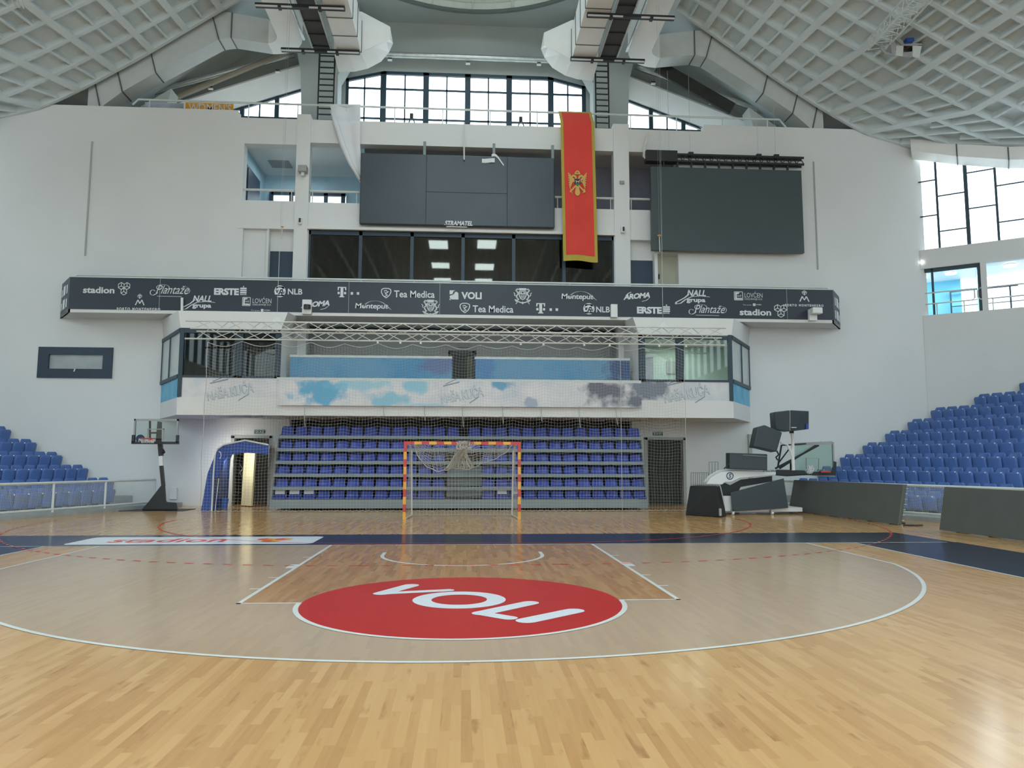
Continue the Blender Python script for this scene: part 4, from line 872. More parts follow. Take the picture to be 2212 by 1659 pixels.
    if sx > 0:
        for a, b, n_, s_ in ((.12, 1.6, 'small', .12), (1.0, 1.4, 'left oval', .28), (2.9, 1.2, 'right oval', .3)):
            x, y, z = F_(a, b, 8.88); t = thing('ceiling_lamp', '%s glowing ceiling lamp in the right gallery' % n_, 'lamp', (x, y, z))
            MB().tube([(x, y, z-.05), (x, y, z)], s_*.7, 16).build('lamp_glass', 'lamp2', t); MB().tube([(x, y, z), (x, y, z+.02)], s_*.75, 16).build('lamp_base', 'white', t)
        x, y, z = at(1992, 566, Y=12.52); tag(MB().tube([(x, y, z-.04), (x, y, z+.04)], .05, 10).build('spot_lamp', 'lamp2'), 'tiny round white lamp on the right end of the wall', 'lamp')
    # straight side wall beyond the frame: parapet, gallery and window band
    x0 = sx*22.1; xs = sorted([x0, x0+sx*.3])
    ss = struct('wall_%s_far' % side, 'long side wall running back along the court at the %s' % side, 'wall')
    MB().box(xs[0], xs[1], -46, 9.2, 0, 9.57).build('lower_wall', 'wall', ss); MB().box(xs[0], xs[1], -46, 9.2, 12.9, 14.6).build('upper_wall', 'wall', ss)
    mb = MB(); y = 9.2
    while y > -46: mb.box(xs[0], xs[1], y-.1, y, 9.57, 12.9); y -= 1.88
    mb.build('mullion', 'dframe', ss)
    MB().box(*sorted([sx*17.15, sx*17.45]), Y0, 16.3, 0, 20.4).build('return_wall', 'wall', ss)

# ================================================================== ROOF
# waffle shells over the stands
ROWS = [
 [(5.2, 17.5, 20.2), (6.6, 16.2, 19.75), (8.7, 16.2, 18.62), (10.5, 16.2, 17.36), (12.4, 16.2, 16.05), (15.0, 16.2, 14.9), (17.4, 16.2, 14.6)],
 [(5.2, 12.5, 20.2), (6.9, 12.5, 19.65), (8.7, 12.5, 18.60), (10.5, 12.5, 17.36), (12.4, 12.5, 16.05), (15.0, 12.5, 14.5), (17.25, 12.52, 13.80)],
 [(5.2, 9.6, 20.25), (7.0, 9.6, 19.75), (8.95, 9.6, 18.75), (10.95, 9.6, 17.5), (13.1, 9.6, 16.2), (16.9, 9.6, 14.15), (21.6, 9.65, 12.35)],
 [(5.2, 4.0, 20.3), (7.1, 4.0, 19.9), (9.3, 4.0, 19.0), (11.7, 4.0, 17.8), (14.3, 4.0, 16.4), (18.0, 4.0, 14.3), (22.2, 4.0, 12.5)],
 [(5.2, -6, 20.3), (7.1, -6, 19.9), (9.5, -6, 19.1), (12.6, -6, 17.8), (16.0, -6, 16.2), (20.5, -5.5, 13.9), (22.3, -5, 12.9)],
 [(5.2, -26, 20.3), (7.1, -26, 19.9), (9.5, -26, 19.1), (12.6, -26, 17.8), (16.0, -26, 16.2), (20.5, -26, 13.9), (22.3, -26, 12.9)],
 [(5.2, -46, 20.3), (7.1, -46, 19.9), (9.5, -46, 19.1), (12.6, -46, 17.8), (16.0, -46, 16.2), (20.5, -46, 13.9), (22.3, -46, 12.9)],
]
CP = np.array(ROWS)
def cr_(P, t):
    n = len(P)-1; i = min(int(t), n-1); f = t-i
    p1, p2 = P[i], P[i+1]; p0 = P[i-1] if i else 2*p1-p2; p3 = P[i+2] if i+2 <= n else 2*p2-p1
    return .5*((2*p1)+(-p0+p2)*f+(2*p0-5*p1+4*p2-p3)*f*f+(-p0+3*p1-3*p2+p3)*f**3)
def S(s, t):
    i = min(int(t), len(CP)-2); f = t-i
    A = cr_(CP[i], s); B = cr_(CP[i+1], s); return A*(1-f)+B*f
def Sn(s, t, sx):
    e = .02; d = np.cross(S(min(s+e, 6), t)-S(max(s-e, 0), t), S(s, min(t+e, 6))-S(s, max(t-e, 0))); d /= np.linalg.norm(d)
    return -d if d[2] > 0 else d      # points down into the hall
# arc length stations along the slope, measured over the end wall
ss_ = np.linspace(0, 6, 400); ll = np.concatenate([[0], np.cumsum([np.linalg.norm(S(b, 1)-S(a, 1)) for a, b in zip(ss_, ss_[1:])])])
sta = [float(np.interp(l, ll, ss_)) for l in np.arange(.1, ll[-1], .73)]+[6.0]
tst = list(1+np.arange(0, .99, 1/3))+list(2+np.arange(0, .99, 1/6))+list(3+np.arange(0, .99, 1/10))+list(4+np.arange(.0, .99, 1/20))+list(5+np.arange(0, 1.001, 1/20))
for sx, side in ((1, 'right'), (-1, 'left')):
    mx = lambda P: (sx*P[0], P[1], P[2])
    ce = struct('ceiling_%s' % side, 'painted concrete waffle roof shell over the %s stand' % side, 'ceiling')
    mb = MB(); tt = np.concatenate([np.linspace(0, 1, 3)[:-1], np.linspace(1, 4, 37)[:-1], np.linspace(4, 6, 21)]); su = np.linspace(0, 6, 37)
    mb.add([mx(S(s, t)-Sn(s, t, sx)*.0) for t in tt for s in su], [(j*37+i, j*37+i+1, (j+1)*37+i+1, (j+1)*37+i) for j in range(len(tt)-1) for i in range(36)])
    nb = len(mb.v); mb.v += [(x, y, z+.25) for x, y, z in mb.v]; f0 = list(mb.f); mb.f += [tuple(nb+i for i in f) for f in f0]; mb.m += [0]*len(f0)
    mb.build('roof_shell', 'shell', ce)
    def rib(curve, wv, depth, mb):
        # curve: list of (point, normal); rectangular section hanging below the shell
        ring_ = []
        for i, (p, n) in enumerate(curve):
            a = curve[max(i-1, 0)][0]; b = curve[min(i+1, len(curve)-1)][0]; d = (b-a)/np.linalg.norm(b-a); q = np.cross(d, n); q /= np.linalg.norm(q)
            ring_.append([p-q*wv/2-n*.02, p-q*wv/2+n*depth, p+q*wv/2+n*depth, p+q*wv/2-n*.02])
        vs = [mx(x) for R in ring_ for x in R]; fs = []
        for i in range(len(ring_)-1):
            for k in range(3): fs.append((i*4+k, i*4+k+1, (i+1)*4+k+1, (i+1)*4+k))
        fs += [(0, 1, 2, 3), tuple(len(vs)-4+k for k in range(4))[::-1]]
        mb.add(vs, fs)
    mb = MB()
    for i, s in enumerate(sta):
        if s < .9: continue
        rib([(S(s, t), Sn(s, t, sx)) for t in np.linspace(1, 6, 81)], .24 if i % 2 == 0 else .085, .27 if i % 2 == 0 else .22, mb)
    mids = [(a+b)/2 for a, b in zip(sta, sta[1:]) if a > 4.1]
    for s in mids: rib([(S(s, t), Sn(s, t, sx)) for t in np.linspace(1.5 if s > 4.8 else 2, 6, 60)], .085, .22, mb)
    for t in tst: rib([(S(s, t), Sn(s, t, sx)) for s in np.linspace(.9, 6, 52)], .13, .25, mb)
    mb.build('waffle_ribs', 'shell', ce)
# flat centre of the roof with the round opening of the dome
CX, CY, CR = .2, 8.62, 6.35
ce = struct('ceiling', 'flat grey centre of the roof with a round dome', 'ceiling')
mb = MB(); n = 48
R2 = [(CX+CR*math.cos(2*PI*k/n), CY+CR*math.sin(2*PI*k/n)) for k in range(n)]
def sq(a):   # where the ray from the dome centre meets the rectangle of the roof field
    dx, dy = math.cos(a), math.sin(a); c = []
    if dx > 1e-6: c.append((7.4-CX)/dx)
    if dx < -1e-6: c.append((-7.4-CX)/dx)
    if dy > 1e-6: c.append((16.2-CY)/dy)
    if dy < -1e-6: c.append((0-CY)/dy)
    k = min(c); return (CX+k*dx, CY+k*dy)
for k in range(n):
    a, b = 2*PI*k/n, 2*PI*(k+1)/n; p, q = R2[k], R2[(k+1) % n]; P, Q = sq(a), sq(b)
    mb.quad((p[0], p[1], 20), (q[0], q[1], 20), (Q[0], Q[1], 20), (P[0], P[1], 20))
for cx_, cy_ in ((7.4, 16.2), (-7.4, 16.2), (7.4, 0), (-7.4, 0)): mb.quad((cx_, cy_, 20), (cx_*.8, cy_, 20), (cx_, cy_*.8+.2*CY, 20))
mb.box(-7.4, 7.4, -46, -17, 20, 20.3).box(-7.4, 7.4, -1, 0, 20, 20.3)  # unseen roof gap between these boxes, added to let daylight in
for yy in (-6, -12): mb.box(-7.4, 7.4, yy-.12, yy+.12, 20, 20.3)
mb.build('roof_field', 'conc', ce)
mb = MB()
def dome(i, j): a = 2*PI*i; r = CR*math.cos(j*PI/2*.8); return (CX+r*math.cos(a), CY+r*math.sin(a), 20+2.6*math.sin(j*PI/2*.8))
mb.grid(dome, 48, 10)
for k in range(24): a = 2*PI*k/24; mb.tube([dome(k/24, j/8) for j in range(9)], .07, 4)
for j in (.12, .3, .5): mb.tube([dome(i/48, j) for i in range(49)], .07, 4)
mb.build('dome', mat('dome_shell', (.60, .66, .62), .8), ce)
mb = MB(); mb.tube([(CX+CR*math.cos(a), CY+CR*math.sin(a), 19.97) for a in np.linspace(0, 2*PI, 65)], .09, 8); mb.build('dome_ring', mat('dark_green_grey', (.12, .15, .14), .8), ce)
for i, P in enumerate(([(-3.1, -22), (-1.54, -24.3)], [(1.0, -21.6), (2.57, -23.95)], [(-3.15, -29.1), (-1.54, -30.9)], [(.93, -29.2), (2.66, -31.3)], [(-3.15, -35), (-1.5, -36.6)], [(1.0, -35), (2.7, -36.4)])):
    (xa, ya), (xb, yb) = P; t = thing('roof_light', 'square glowing roof light, %s of those behind the camera seen mirrored in the dark window' % ORD[i], 'light', ((xa+xb)/2, (ya+yb)/2, 20), 'roof lights mirrored in the dark window')
    MB().box(xa, xb, yb, ya, 19.9, 19.95).build('diffuser', 'lamp', t); MB().box(xa-.06, xb+.06, yb-.06, ya+.06, 19.95, 20.0).build('frame', 'white', t)

# ================================================================== OVERHEAD DUCTS, CATWALKS, LADDERS
for sx, side in ((-1, 'left'), (1, 'right')):
    o = .06 if sx > 0 else 0.0
    X = lambda a: sx*a+(.0 if sx < 0 else .0)
    yb = 12.25
    # inner duct running back over the court and turning down its scoop towards the centre
    t = thing('ceiling_duct', 'white rectangular duct beside the %s catwalk, nearer the hall centre' % side, 'duct', (X(4.3), 6, 16.5))
    MB().box(*sorted([X(4.75), X(3.9)]), -10, yb, 16.5, 17.7).build('duct_run', 'duct', t)
    for y in (yb-.02, 11.2, 10.1, 9.0, 7.9, 6.8):
        a, b = sorted([X(4.77), X(3.88)]); MB().box(a, b, y-.018, y+.018, 16.485, 17.72).build('duct_flange', 'seam', t)
    mb = MB(); n = 10
    prof = [(4.95, 16.35)]+[(4.6-.0*k+(-1.75)*math.sin(PI/2*k/n), 16.35+(.85)*(1-math.cos(PI/2*k/n))) for k in range(n+1)]
    F0 = [(4.9, 16.5), (3.92, 16.52), (2.86, 17.05), (2.86, 17.55), (3.92, 18.1), (4.9, 18.1)]
    B0 = [(4.9, 16.3), (4.2, 16.3), (3.3, 16.72), (2.86, 17.55), (3.92, 18.1), (4.9, 18.1)]
    Pa = [(X(x), yb+.02, z) for x, z in F0]; Pb = [(X(x), yb+1.15, z) for x, z in B0]
    # curved underside
    mb.add([(X(x), yb+.02, z) for x, z in F0], [tuple(range(6))]); 
    cur = [(X(4.9), 16.32), (X(4.3), 16.36), (X(3.8), 16.5), (X(3.3), 16.80), (X(3.0), 17.2), (X(2.86), 17.55)]
    fro = [(X(4.9), 16.5), (X(4.4), 16.5), (X(3.92), 16.52), (X(3.5), 16.72), (X(3.0), 16.98), (X(2.86), 17.05)]
    for k in range(5): mb.quad((fro[k][0], yb+.02, fro[k][1]), (fro[k+1][0], yb+.02, fro[k+1][1]), (cur[k+1][0], yb+1.15, cur[k+1][1]), (cur[k][0], yb+1.15, cur[k][1]))
    mb.quad((X(2.86), yb+.02, 17.05), (X(2.86), yb+.02, 17.55), (X(2.86), yb+1.15, 17.55)); mb.quad((X(2.86), yb+.02, 17.55), (X(3.92), yb+.02, 18.1), (X(3.92), yb+1.15, 18.1), (X(2.86), yb+1.15, 17.55))
    mb.quad(*[(x, yb+1.15, z) for x, z in cur+[(X(3.92), 18.1), (X(4.9), 18.1)]])
    mb.build('duct_scoop', 'duct', t)
    # outer duct with the elbow that turns into the diagonal duct along the shell edge
    t = thing('diagonal_duct', 'big duct in shaded grey stepping down along the %s roof shell edge' % side, 'duct', (X(9), 13, 16))
    MB().box(*sorted([X(6.95), X(6.05)]), -10, 11.3, 17.0, 17.9).build('duct_run', 'duct', t)
    ys, ye = 12.75, 13.5
    el = []
    for k in range(9): a = PI/2*k/8; el.append((6.95+.0-.9*0, 0))
    mb = MB()
    out = [(6.05, 11.3)]+[(6.05+1.35*(1-math.cos(PI/2*k/8)), 12.15+1.35*math.sin(PI/2*k/8)) for k in range(9)]
    inn = [(6.95, 11.3)]+[(6.95+.45*(1-math.cos(PI/2*k/8)), 12.15+.45*math.sin(PI/2*k/8)+.15*k/8) for k in range(9)]
    for k in range(len(out)-1):
        P = [(X(out[k][0]), out[k][1], 17.0), (X(out[k+1][0]), out[k+1][1], 17.0), (X(inn[k+1][0]), inn[k+1][1], 17.0), (X(inn[k][0]), inn[k][1], 17.0)]
        mb.hexa(P, [(x, y, 17.9) for x, y, z in P])
    mb.build('elbow', 'duct', t)
    st2 = [(7.4, 17.0, 17.95), (8.75, 17.17, 18.15), (9.2, 17.1, 18.2), (11.4, 15.72, 16.85), (12.55, 14.95, 16.1), (13.3, 14.3, 15.6), (13.75, 14.0, 15.15)]
    for i, ((xa, za, ta), (xb, zb, tb)) in enumerate(zip(st2, st2[1:])):
        MB().hexa([(X(xa), ys, za), (X(xb), ys, zb), (X(xb), ye, zb), (X(xa), ye, za)], [(X(xa), ys, ta), (X(xb), ys, tb), (X(xb), ye, tb), (X(xa), ye, ta)]).build('duct_section', 'ductshade', t)
        if i in (1, 2, 3, 4, 5):
            mb = MB().bar((X(xa), ys-.02, za), (X(xa+(.35 if i > 1 else 0)*.9), ys-.02, ta), .04); mb.bar((X(xa), ys-.02, za), (X(xa), ye, za-.0), .03, .05); mb.build('duct_flange', 'seam', t)
    # fallen strip under the duct: concrete spur
    tag(MB().prism([(X(11.2), 15.6), (X(12.3), 14.85), (X(12.3), 13.8), (X(11.55), 13.8), (X(11.4), 14.6)], 'y', 13.7, 14.4).build('concrete_spur', 'conc'), 'pale concrete spur below the %s diagonal duct' % side, 'beam')
    tag(MB().prism([(X(12.8), 13.8), (X(12.8), 14.6), (X(15.2), 14.7), (X(15.6), 13.8)], 'y', 13.6, 14.5).build('concrete_haunch', 'conc'), 'grey concrete haunch under the %s roof shell corner' % side, 'beam')
    # catwalk and ladder
    c0 = (5.05, 5.72) if sx < 0 else (4.98, 5.65)
    t = thing('catwalk', 'dark steel catwalk seen from below over the %s of the court' % side, 'catwalk', (X(5.4), 5, 16.75))
    MB().box(*sorted([X(c0[0]), X(c0[1])]), -10, 12.6, 16.78, 16.82).build('deck', mat('dark_deck', (.07, .07, .07), .8), t)
    for e in c0: MB().tube([(X(e), -10, 16.76), (X(e), 12.6, 16.76)], .035, 6).build('side_tube', 'rail', t)
    mb = MB(); y = -2
    while y < 12.5: mb.box(*sorted([X(c0[0]), X(c0[1])]), y-.02, y+.02, 16.74, 16.78); y += .8
    mb.build('cross_bar', 'black', t)
    MB().tube([(X(6.0), -10, 16.95), (X(6.0), 12.3, 16.95)], .05, 6).build('service_pipe', 'steel', t)
    t = thing('ladder', 'black steel ladder dropping from the %s catwalk to the roof deck' % side, 'ladder', (X(5.2), 13, 13.75))
    l0 = (-5.55, -4.98) if sx < 0 else (4.92, 5.42)
    for x in l0: MB().box(x-.03, x+.03, 12.97, 13.03, 13.75, 16.9).build('stile', 'black', t)
    for k in range(13): MB().box(l0[0], l0[1], 12.98, 13.02, 13.95+k*.23, 13.99+k*.23).build('rung', 'black', t)
    for k, (y, xa, xb) in enumerate(((12.1, 3.93, 6.75) if sx < 0 else (12.0, 3.82, 6.6), (9.42, 4.05, 6.95) if sx < 0 else (9.23, 3.98, 6.95))):
        t = thing('light_bar', 'black light bar under the %s catwalk, %s the end wall' % (side, 'close to' if k == 0 else 'farther from'), 'light', (X(5.4), y, 16.4))
        a, b = sorted([X(xa), X(xb)]); MB().box(a, b, y-.06, y+.10, 16.36, 16.47).build('bar', 'black', t)
        MB().box(a+.02, a+1.2, y-.10, y-.05, 16.33, 16.37).box(b-1.15, b-.02, y-.10, y-.05, 16.33, 16.37).build('tube_light', 'rail', t)
        MB().box(a+.75, a+.85, y-.12, y+.05, 16.28, 16.4).box(b-.85, b-.75, y-.12, y+.05, 16.28, 16.4).build('bracket', 'black', t)
tag(MB().bar((7.6, 13.9, 17.3), (10.6, 13.9, 15.6), .12, .5).build('dark_brace', 'dark'), 'dark sloping brace behind the right diagonal duct', 'beam')

# ================================================================== SCOREBOARD, DISPLAY, FLAG
YS = 12.3
t = thing('scoreboard', 'wide slate grey scoreboard hanging in the upper opening', 'scoreboard', (-.3, YS, 10.05))
MB().box(-3.83, 3.24, YS, YS+.2, 10.05, 12.7).build('cabinet', 'board', t, mod=.03)
mb = MB()
for x in (-1.45, 1.5): mb.box(x-.012, x+.012, YS-.006, YS, 10.07, 12.68)
mb.box(-1.45, 1.5, YS-.006, YS, 11.28, 11.3); mb.build('panel_joint', mat('slate_seam', lin(38, 46, 52), .6), t)
PUTN[0] = (0, -1e-4, 0)
mb = MB(); lab(mb, 'STRAMATEL', 961, 476.5, 1021, 486.5, shear=.2, bold=.035, Y=YS-.01); fn = box2(958, 474, 1022, 490, Y=YS-.01)
st(mb, fn, [(.02, .3), (.3, .25)], .08, 0); st(mb, fn, [(.1, .05), (.8, .03)], .1, 0); mb.build('lettering', 'ink', t)
for u in (917, 1067, 1194): x = at(u, 330, Y=YS)[0]; MB().box(x-.05, x+.05, YS+.02, YS+.1, 12.68, 13.2).build('hanger', 'beam', t)
tag(MB().tube([(at(1003, 262, Y=12.2)[0], 12.42, 14.0), (at(1003, 262, Y=12.2)[0], 12.25, 13.1), (at(1003, 300, Y=12.2)[0], 12.22, 12.5)], .03, 6).build('hanging_pole', 'rail'), 'thin white pole hanging over the top of the scoreboard', 'pole')
mb = MB(); fn = lambda i, j: ((at(1041, 345, Y=12.27)[0]+(.47*i)), 12.27+.02*math.sin(6*i), 12.42+.16*j+.03*i)
mb.grid(fn, 4, 2); x1 = at(1062, 343, Y=12.2)[0]
mb.grid(lambda i, j: (x1+.45*i, 12.27, 12.66-.30*i*i+(.10-.02*i)*j+.05*math.sin(5*i)), 8, 2)
tag(mb.build('rag', 'cloth'), 'crumpled white cloth hung on the top edge of the scoreboard', 'cloth')
t = thing('led_display', 'big black LED display hanging at the right of the wall', 'display', (9.8, 12.1, 9.4))
YD = 12.15
x0, x1 = at(1407, 450, Y=YD)[0], at(1734, 450, Y=YD)[0]; zt = at(1570, 364, Y=YD)[2]; zb_ = at(1570, 543, Y=YD)[2]
MB().box(x0, x1, YD, YD+.18, zb_, zt).build('screen', 'led', t)
for k in range(10): x = x0+.5+(x1-x0-1)*k/9; MB().box(x-.03, x+.03, YD+.02, YD+.1, zt, zt+.22).build('hanger', 'black', t)
t = thing('display_truss', 'black lattice truss carrying the LED display', 'truss', (9.8, YD, zt+.2))
xa = at(1397, 345, Y=YD)[0]; xb = at(1737, 352, Y=YD)[0]
for z, y in ((zt+.24, YD+.02), (zt+.50, YD+.02), (zt+.24, YD+.24), (zt+.50, YD+.24)): MB().box(xa, xb, y-.03, y+.03, z-.035, z+.035).build('chord', 'black', t)
mb = MB(); n = 22
for k in range(n): x = xa+(xb-xa)*k/n; w_ = (xb-xa)/n; mb.bar((x, YD+.02, zt+.25), (x+w_/2, YD+.02, zt+.49), .025); mb.bar((x+w_/2, YD+.02, zt+.49), (x+w_, YD+.02, zt+.25), .025)
mb.build('lattice', 'black', t)
MB().box(xa-.02, xa+1.15, YD-.05, YD+.28, zt+.2, zt+.62).build('motor_box', 'black', t)
for u in (1447, 1493, 1640, 1678):
    x = at(u, 340, Y=YD)[0]; MB().box(x-.09, x+.09, YD-.02, YD+.2, zt+.5, zt+.6).build('clamp', 'black', t); MB().tube([(x, YD+.1, zt+.6), (x, YD+.1, 16.2 if u < 1600 else 14.9)], .006, 4).build('cable', 'steel', t)
P = [at(u, v, Y=12.3) for u, v in ((1400, 285), (1397, 300), (1392, 325), (1391, 338), (1397, 344), (1405, 346))]; tag(MB().tube(P, .05, 7).build('cable_bundle', 'pipe'), 'pale cable bundle curving down to the display truss', 'cable')
x, y, z = at(1424, 508, Y=12.0); t = thing('chain_hook', 'steel chain hook with orange block in front of the display', 'hook', (x, y, z)); MB().tube([(x, y, z-.04), (x, y, z)], .07, 8).build('hook_block', 'orangeb', t); MB().tube([(x, y, z-.04), (x+.01, y, z-.62)], .02, 5).build('chain', 'steel', t); MB().tube([(x, y, z), (x, y, 19.5)], .0025, 4).build('cable', 'steel', t)
x, y, z = at(610, 489, Y=12.0); t = thing('chain_hook', 'small orange topped chain hook beside the left door recess', 'hook', (x, y, z)); MB().tube([(x, y, z-.03), (x, y, z)], .05, 8).build('hook_block', 'orangeb', t); MB().tube([(x, y, z-.04), (x, y, z-.45)], .015, 5).build('chain', 'steel', t); MB().tube([(x, y, z), (x, y, 19.5)], .0025, 4).build('cable', 'steel', t)
# flag
t = thing('flag', 'long red flag with gold border and double headed eagle hanging over the wall', 'flag', (4.1, YS-.1, 8.75))
def flagx(j): return 3.44+.10*(1-j), 4.70+.10*(1-j)
ZT, ZBt = 14.72, 8.78; YFL = YS-.12
def fcurve(j): z = ZBt+(ZT-ZBt)*j; return z, YFL+(.55*max(0, (z-14.05)/.67) if z > 14.05 else 0)
def fpt(i, j, off=0.0):
    z, y = fcurve(j); a, b = flagx(j); return (a+(b-a)*i, y+.02*math.sin(i*9+j*5)*(1-j)-off, z+.03*math.sin(i*5)*(1-j))
mb = MB(); mb.grid(lambda i, j: fpt(i, j), 12, 60); mb.build('border', 'gold', t)
mb = MB(); mb.grid(lambda i, j: fpt(.085+.83*i, .037+.948*j, .01), 12, 60); mb.build('field', 'red', t)
zc = at(1247, 396, Y=YFL)[2]; xc_ = at(1247, 396, Y=YFL)[0]
mb = MB(); fn = lambda x, y: (xc_+(x-.5)*.74, YFL-.045, zc+(y-.5)*.92)
def poly(P): mb.add([fn(*q) for q in P], [tuple(range(len(P)))])
for s_ in (-1, 1):
    Xx = lambda x: .5+s_*x
    for k in range(7):   # wing feathers
        a = k/6; st(mb, fn, [(Xx(.09), .56), (Xx(.25), .58+.1*(1-a)), (Xx(.45-.07*a*a), .9-.60*a)], .11, 5, .05)
    st(mb, fn, [(Xx(.05), .6), (Xx(.1), .76), (Xx(.2), .8), (Xx(.26), .76)], .09, 5)
    st(mb, fn, [(Xx(.06), .4), (Xx(.26), .22), (Xx(.36), .14)], .07, 4)
st(mb, fn, [(.5, .34), (.5, .10)], .14, 6, .26); disc(mb, fn, .5, .52, .14, 14)
st(mb, fn, [(.38, .88), (.44, .96), (.5, .99), (.56, .96), (.62, .88), (.38, .88)], .06, 4); st(mb, fn, [(.1, .44), (.16, .22), (.24, .06)], .03, 4); st(mb, fn, [(.78, .1), (.88, .16), (.84, .24)], .05, 4)
mb.build('emblem', 'goldp', t)
mb = MB(); fn = lambda x, y: (xc_+(x-.5)*.22, YFL-.058, zc+.01+(y-.5)*.28); poly([(0, 1), (1, 1), (1, .35), (.5, 0), (0, .35)]); mb.build('shield', 'navyp', t)
mb = MB(); fn = lambda x, y: (xc_+(x-.5)*.22, YFL-.062, zc+.01+(y-.5)*.28); poly([(.08, .34), (.92, .34), (.5, .06)]); mb.build('shield_base', 'greenp', t)
mb = MB(); fn = lambda x, y: (xc_+(x-.5)*.22, YFL-.066, zc+.01+(y-.5)*.28); st(mb, fn, [(.2, .72), (.4, .62), (.75, .62), (.85, .8)], .14, 4); st(mb, fn, [(.3, .62), (.3, .42)], .1, 3); st(mb, fn, [(.72, .62), (.74, .42)], .1, 3); mb.build('lion', 'goldp', t)
# white sheet draped over the railing at the left
def dr(i, j):
    v = 225+(400-225)*(1-j); l = np.interp(v, [225, 250, 268, 312, 345, 375, 400], [712, 719, 724, 737, 751, 766, 781]); r = np.interp(v, [225, 312, 400], [779, 778, 782.5])
    Y = 12.95 if v < 240 else (12.62 if v < 256 else 12.5-.06*math.sin(i*8)); Y = float(np.interp(v, [225, 252, 262], [12.95, 12.85, 12.5]))-.04*math.sin(i*9)
    return at(l+(r-l)*i, v, Y=Y)
t = thing('draped_sheet', 'white sheet draped over the railing left of the scoreboard', 'sheet', at(740, 300, Y=12.5)); MB().grid(dr, 14, 40).build('sheet', 'cloth', t, True); MB().tube([at(u, v, Y=12.42) for u, v in ((716, 240), (728, 275), (740, 312), (757, 352), (778, 388))], [.05, .09, .1, .08, .04], 8).build('rolled_edge', 'cloth', t, True)
# fittings on the pillars and wall
def boxat(name, u0, v0, u1, v1, Y, depth, m_, label, cat, extra=None):
    a = at(u0, v1, Y=Y-depth); b = at(u1, v0, Y=Y-depth); t = thing(name, label, cat, ((a[0]+b[0])/2, Y, a[2])); MB().box(a[0], b[0], Y-depth, Y-.0, a[2], b[2]).build('housing', m_, t, mod=.012)
    if extra: extra(t, a, b)
    return t
boxat('flood_light', 643, 356, 662, 369, YS+.24, .3, 'grey', 'grey square floodlight on the left pillar', 'lamp', lambda t, a, b: MB().box(a[0]+.1, b[0]-.1, YS+.05, YS+.24, a[2]-.12, a[2]).build('bracket', 'white', t))
boxat('camera', 644, 470, 651.5, 483, YS+.24, .14, 'white', 'small white camera with black lens on the left pillar', 'camera', lambda t, a, b: MB().box(a[0]+.02, a[0]+.09, YS+.07, YS+.10, a[2]+.05, b[2]-.02).build('lens', 'black', t, mod=.01))
boxat('camera', 1342, 489, 1350, 502, YS+.24, .14, 'white', 'small white camera with black lens on the right pillar', 'camera', lambda t, a, b: MB().box(b[0]-.09, b[0]-.02, YS+.07, YS+.10, a[2]+.05, b[2]-.02).build('lens', 'black', t, mod=.01))
boxat('junction_box', 1339, 390, 1349, 397, YS+.24, .06, 'grey', 'small grey junction box on the right pillar', 'box')
def dome_cam(t, a, b): MB().tube([((a[0]+b[0])/2+.03, YB-.24, a[2]+.16+.0), ((a[0]+b[0])/2+.03, YB-.24, a[2]+.30)], .12, 12).build('camera_dome', 'black2', t)
boxat('cabinet_camera', 652, 647, 673, 678, YB-.011, .16, 'white', 'white cabinet with camera dome below the left of the band', 'box', dome_cam)
boxat('wall_speaker', 1320, 657, 1334, 685, YB-.011, .16, 'white', 'narrow white box fixed over the band near the second bank logo', 'box')
def hood(t, a, b): MB().box(a[0]-.0, b[0]+.08, YB-.42, YB-.19, a[2]+.2, b[2]+.02).build('camera_hood', 'white', t, mod=.03)
boxat('cabinet_camera', 1749, 668, 1765, 692, YB-.011, .14, 'white', 'white camera housing low on the right end of the band', 'box', hood)
x, y, z = at(394, 656, Y=YB-.1); tag(MB().tube([(x, y, z-.32), (x-.02, y, z+.2)], .045, 8).build('tube_lamp', 'white'), 'upright white tube lamp in front of the band at left', 'lamp')
for u, Y, side in ((888, 12.7, 'left'), (1124, 12.7, 'right')):
    x = at(u, 260, Y=Y)[0]; t = thing('floodlight_stand', 'small black floodlight on the wall top, %s of the hanging pole' % side, 'lamp', (x, Y, 14.03)); MB().box(x-.05, x+.08, Y-.05, Y+.05, 14.25, 14.42).build('lamp_head', 'black', t); MB().bar((x-.1, Y, 14.03), (x, Y, 14.27), .04).bar((x+.15, Y, 14.03), (x+.05, Y, 14.27), .04).build('lamp_stand', 'black', t)

# ================================================================== GOAL
t = thing('handball_goal', 'handball goal with red and yellow banded posts and crossbar', 'goal', (GX, GY, 0))
def banded(p0, p1, segs, first_red=True, lead=.28):
    """square post whose paint alternates every 20 cm"""
    p0, p1 = Vector(p0), Vector(p1); Lh = (p1-p0).length; d = (p1-p0)/Lh; cuts = [0, lead]; 
    while cuts[-1] < Lh-.001: cuts.append(min(cuts[-1]+.2, Lh))
    mb = MB(); red = first_red
    for a, b in zip(cuts, cuts[1:]): mb.k = 0 if red else 1; mb.bar(p0+d*a, p0+d*b, .08, .08); red = not red
    return mb
for s_ in (-1, 1): banded((GX+s_*1.54, GY, 2.08), (GX+s_*1.54, GY, 0), 0).build('post', ['goalred', 'goalyel'], t)
mb = MB(); xs_ = [-1.5, -1.30]+[-1.30+2.6*k/13 for k in range(1, 14)]+[1.5]
for i, (a, b) in enumerate(zip(xs_, xs_[1:])): mb.k = 0 if i % 2 == 0 else 1; mb.box(GX+a, GX+b, GY-.04, GY+.04, 2.0, 2.08)
mb.build('crossbar', ['goalred', 'goalyel'], t)
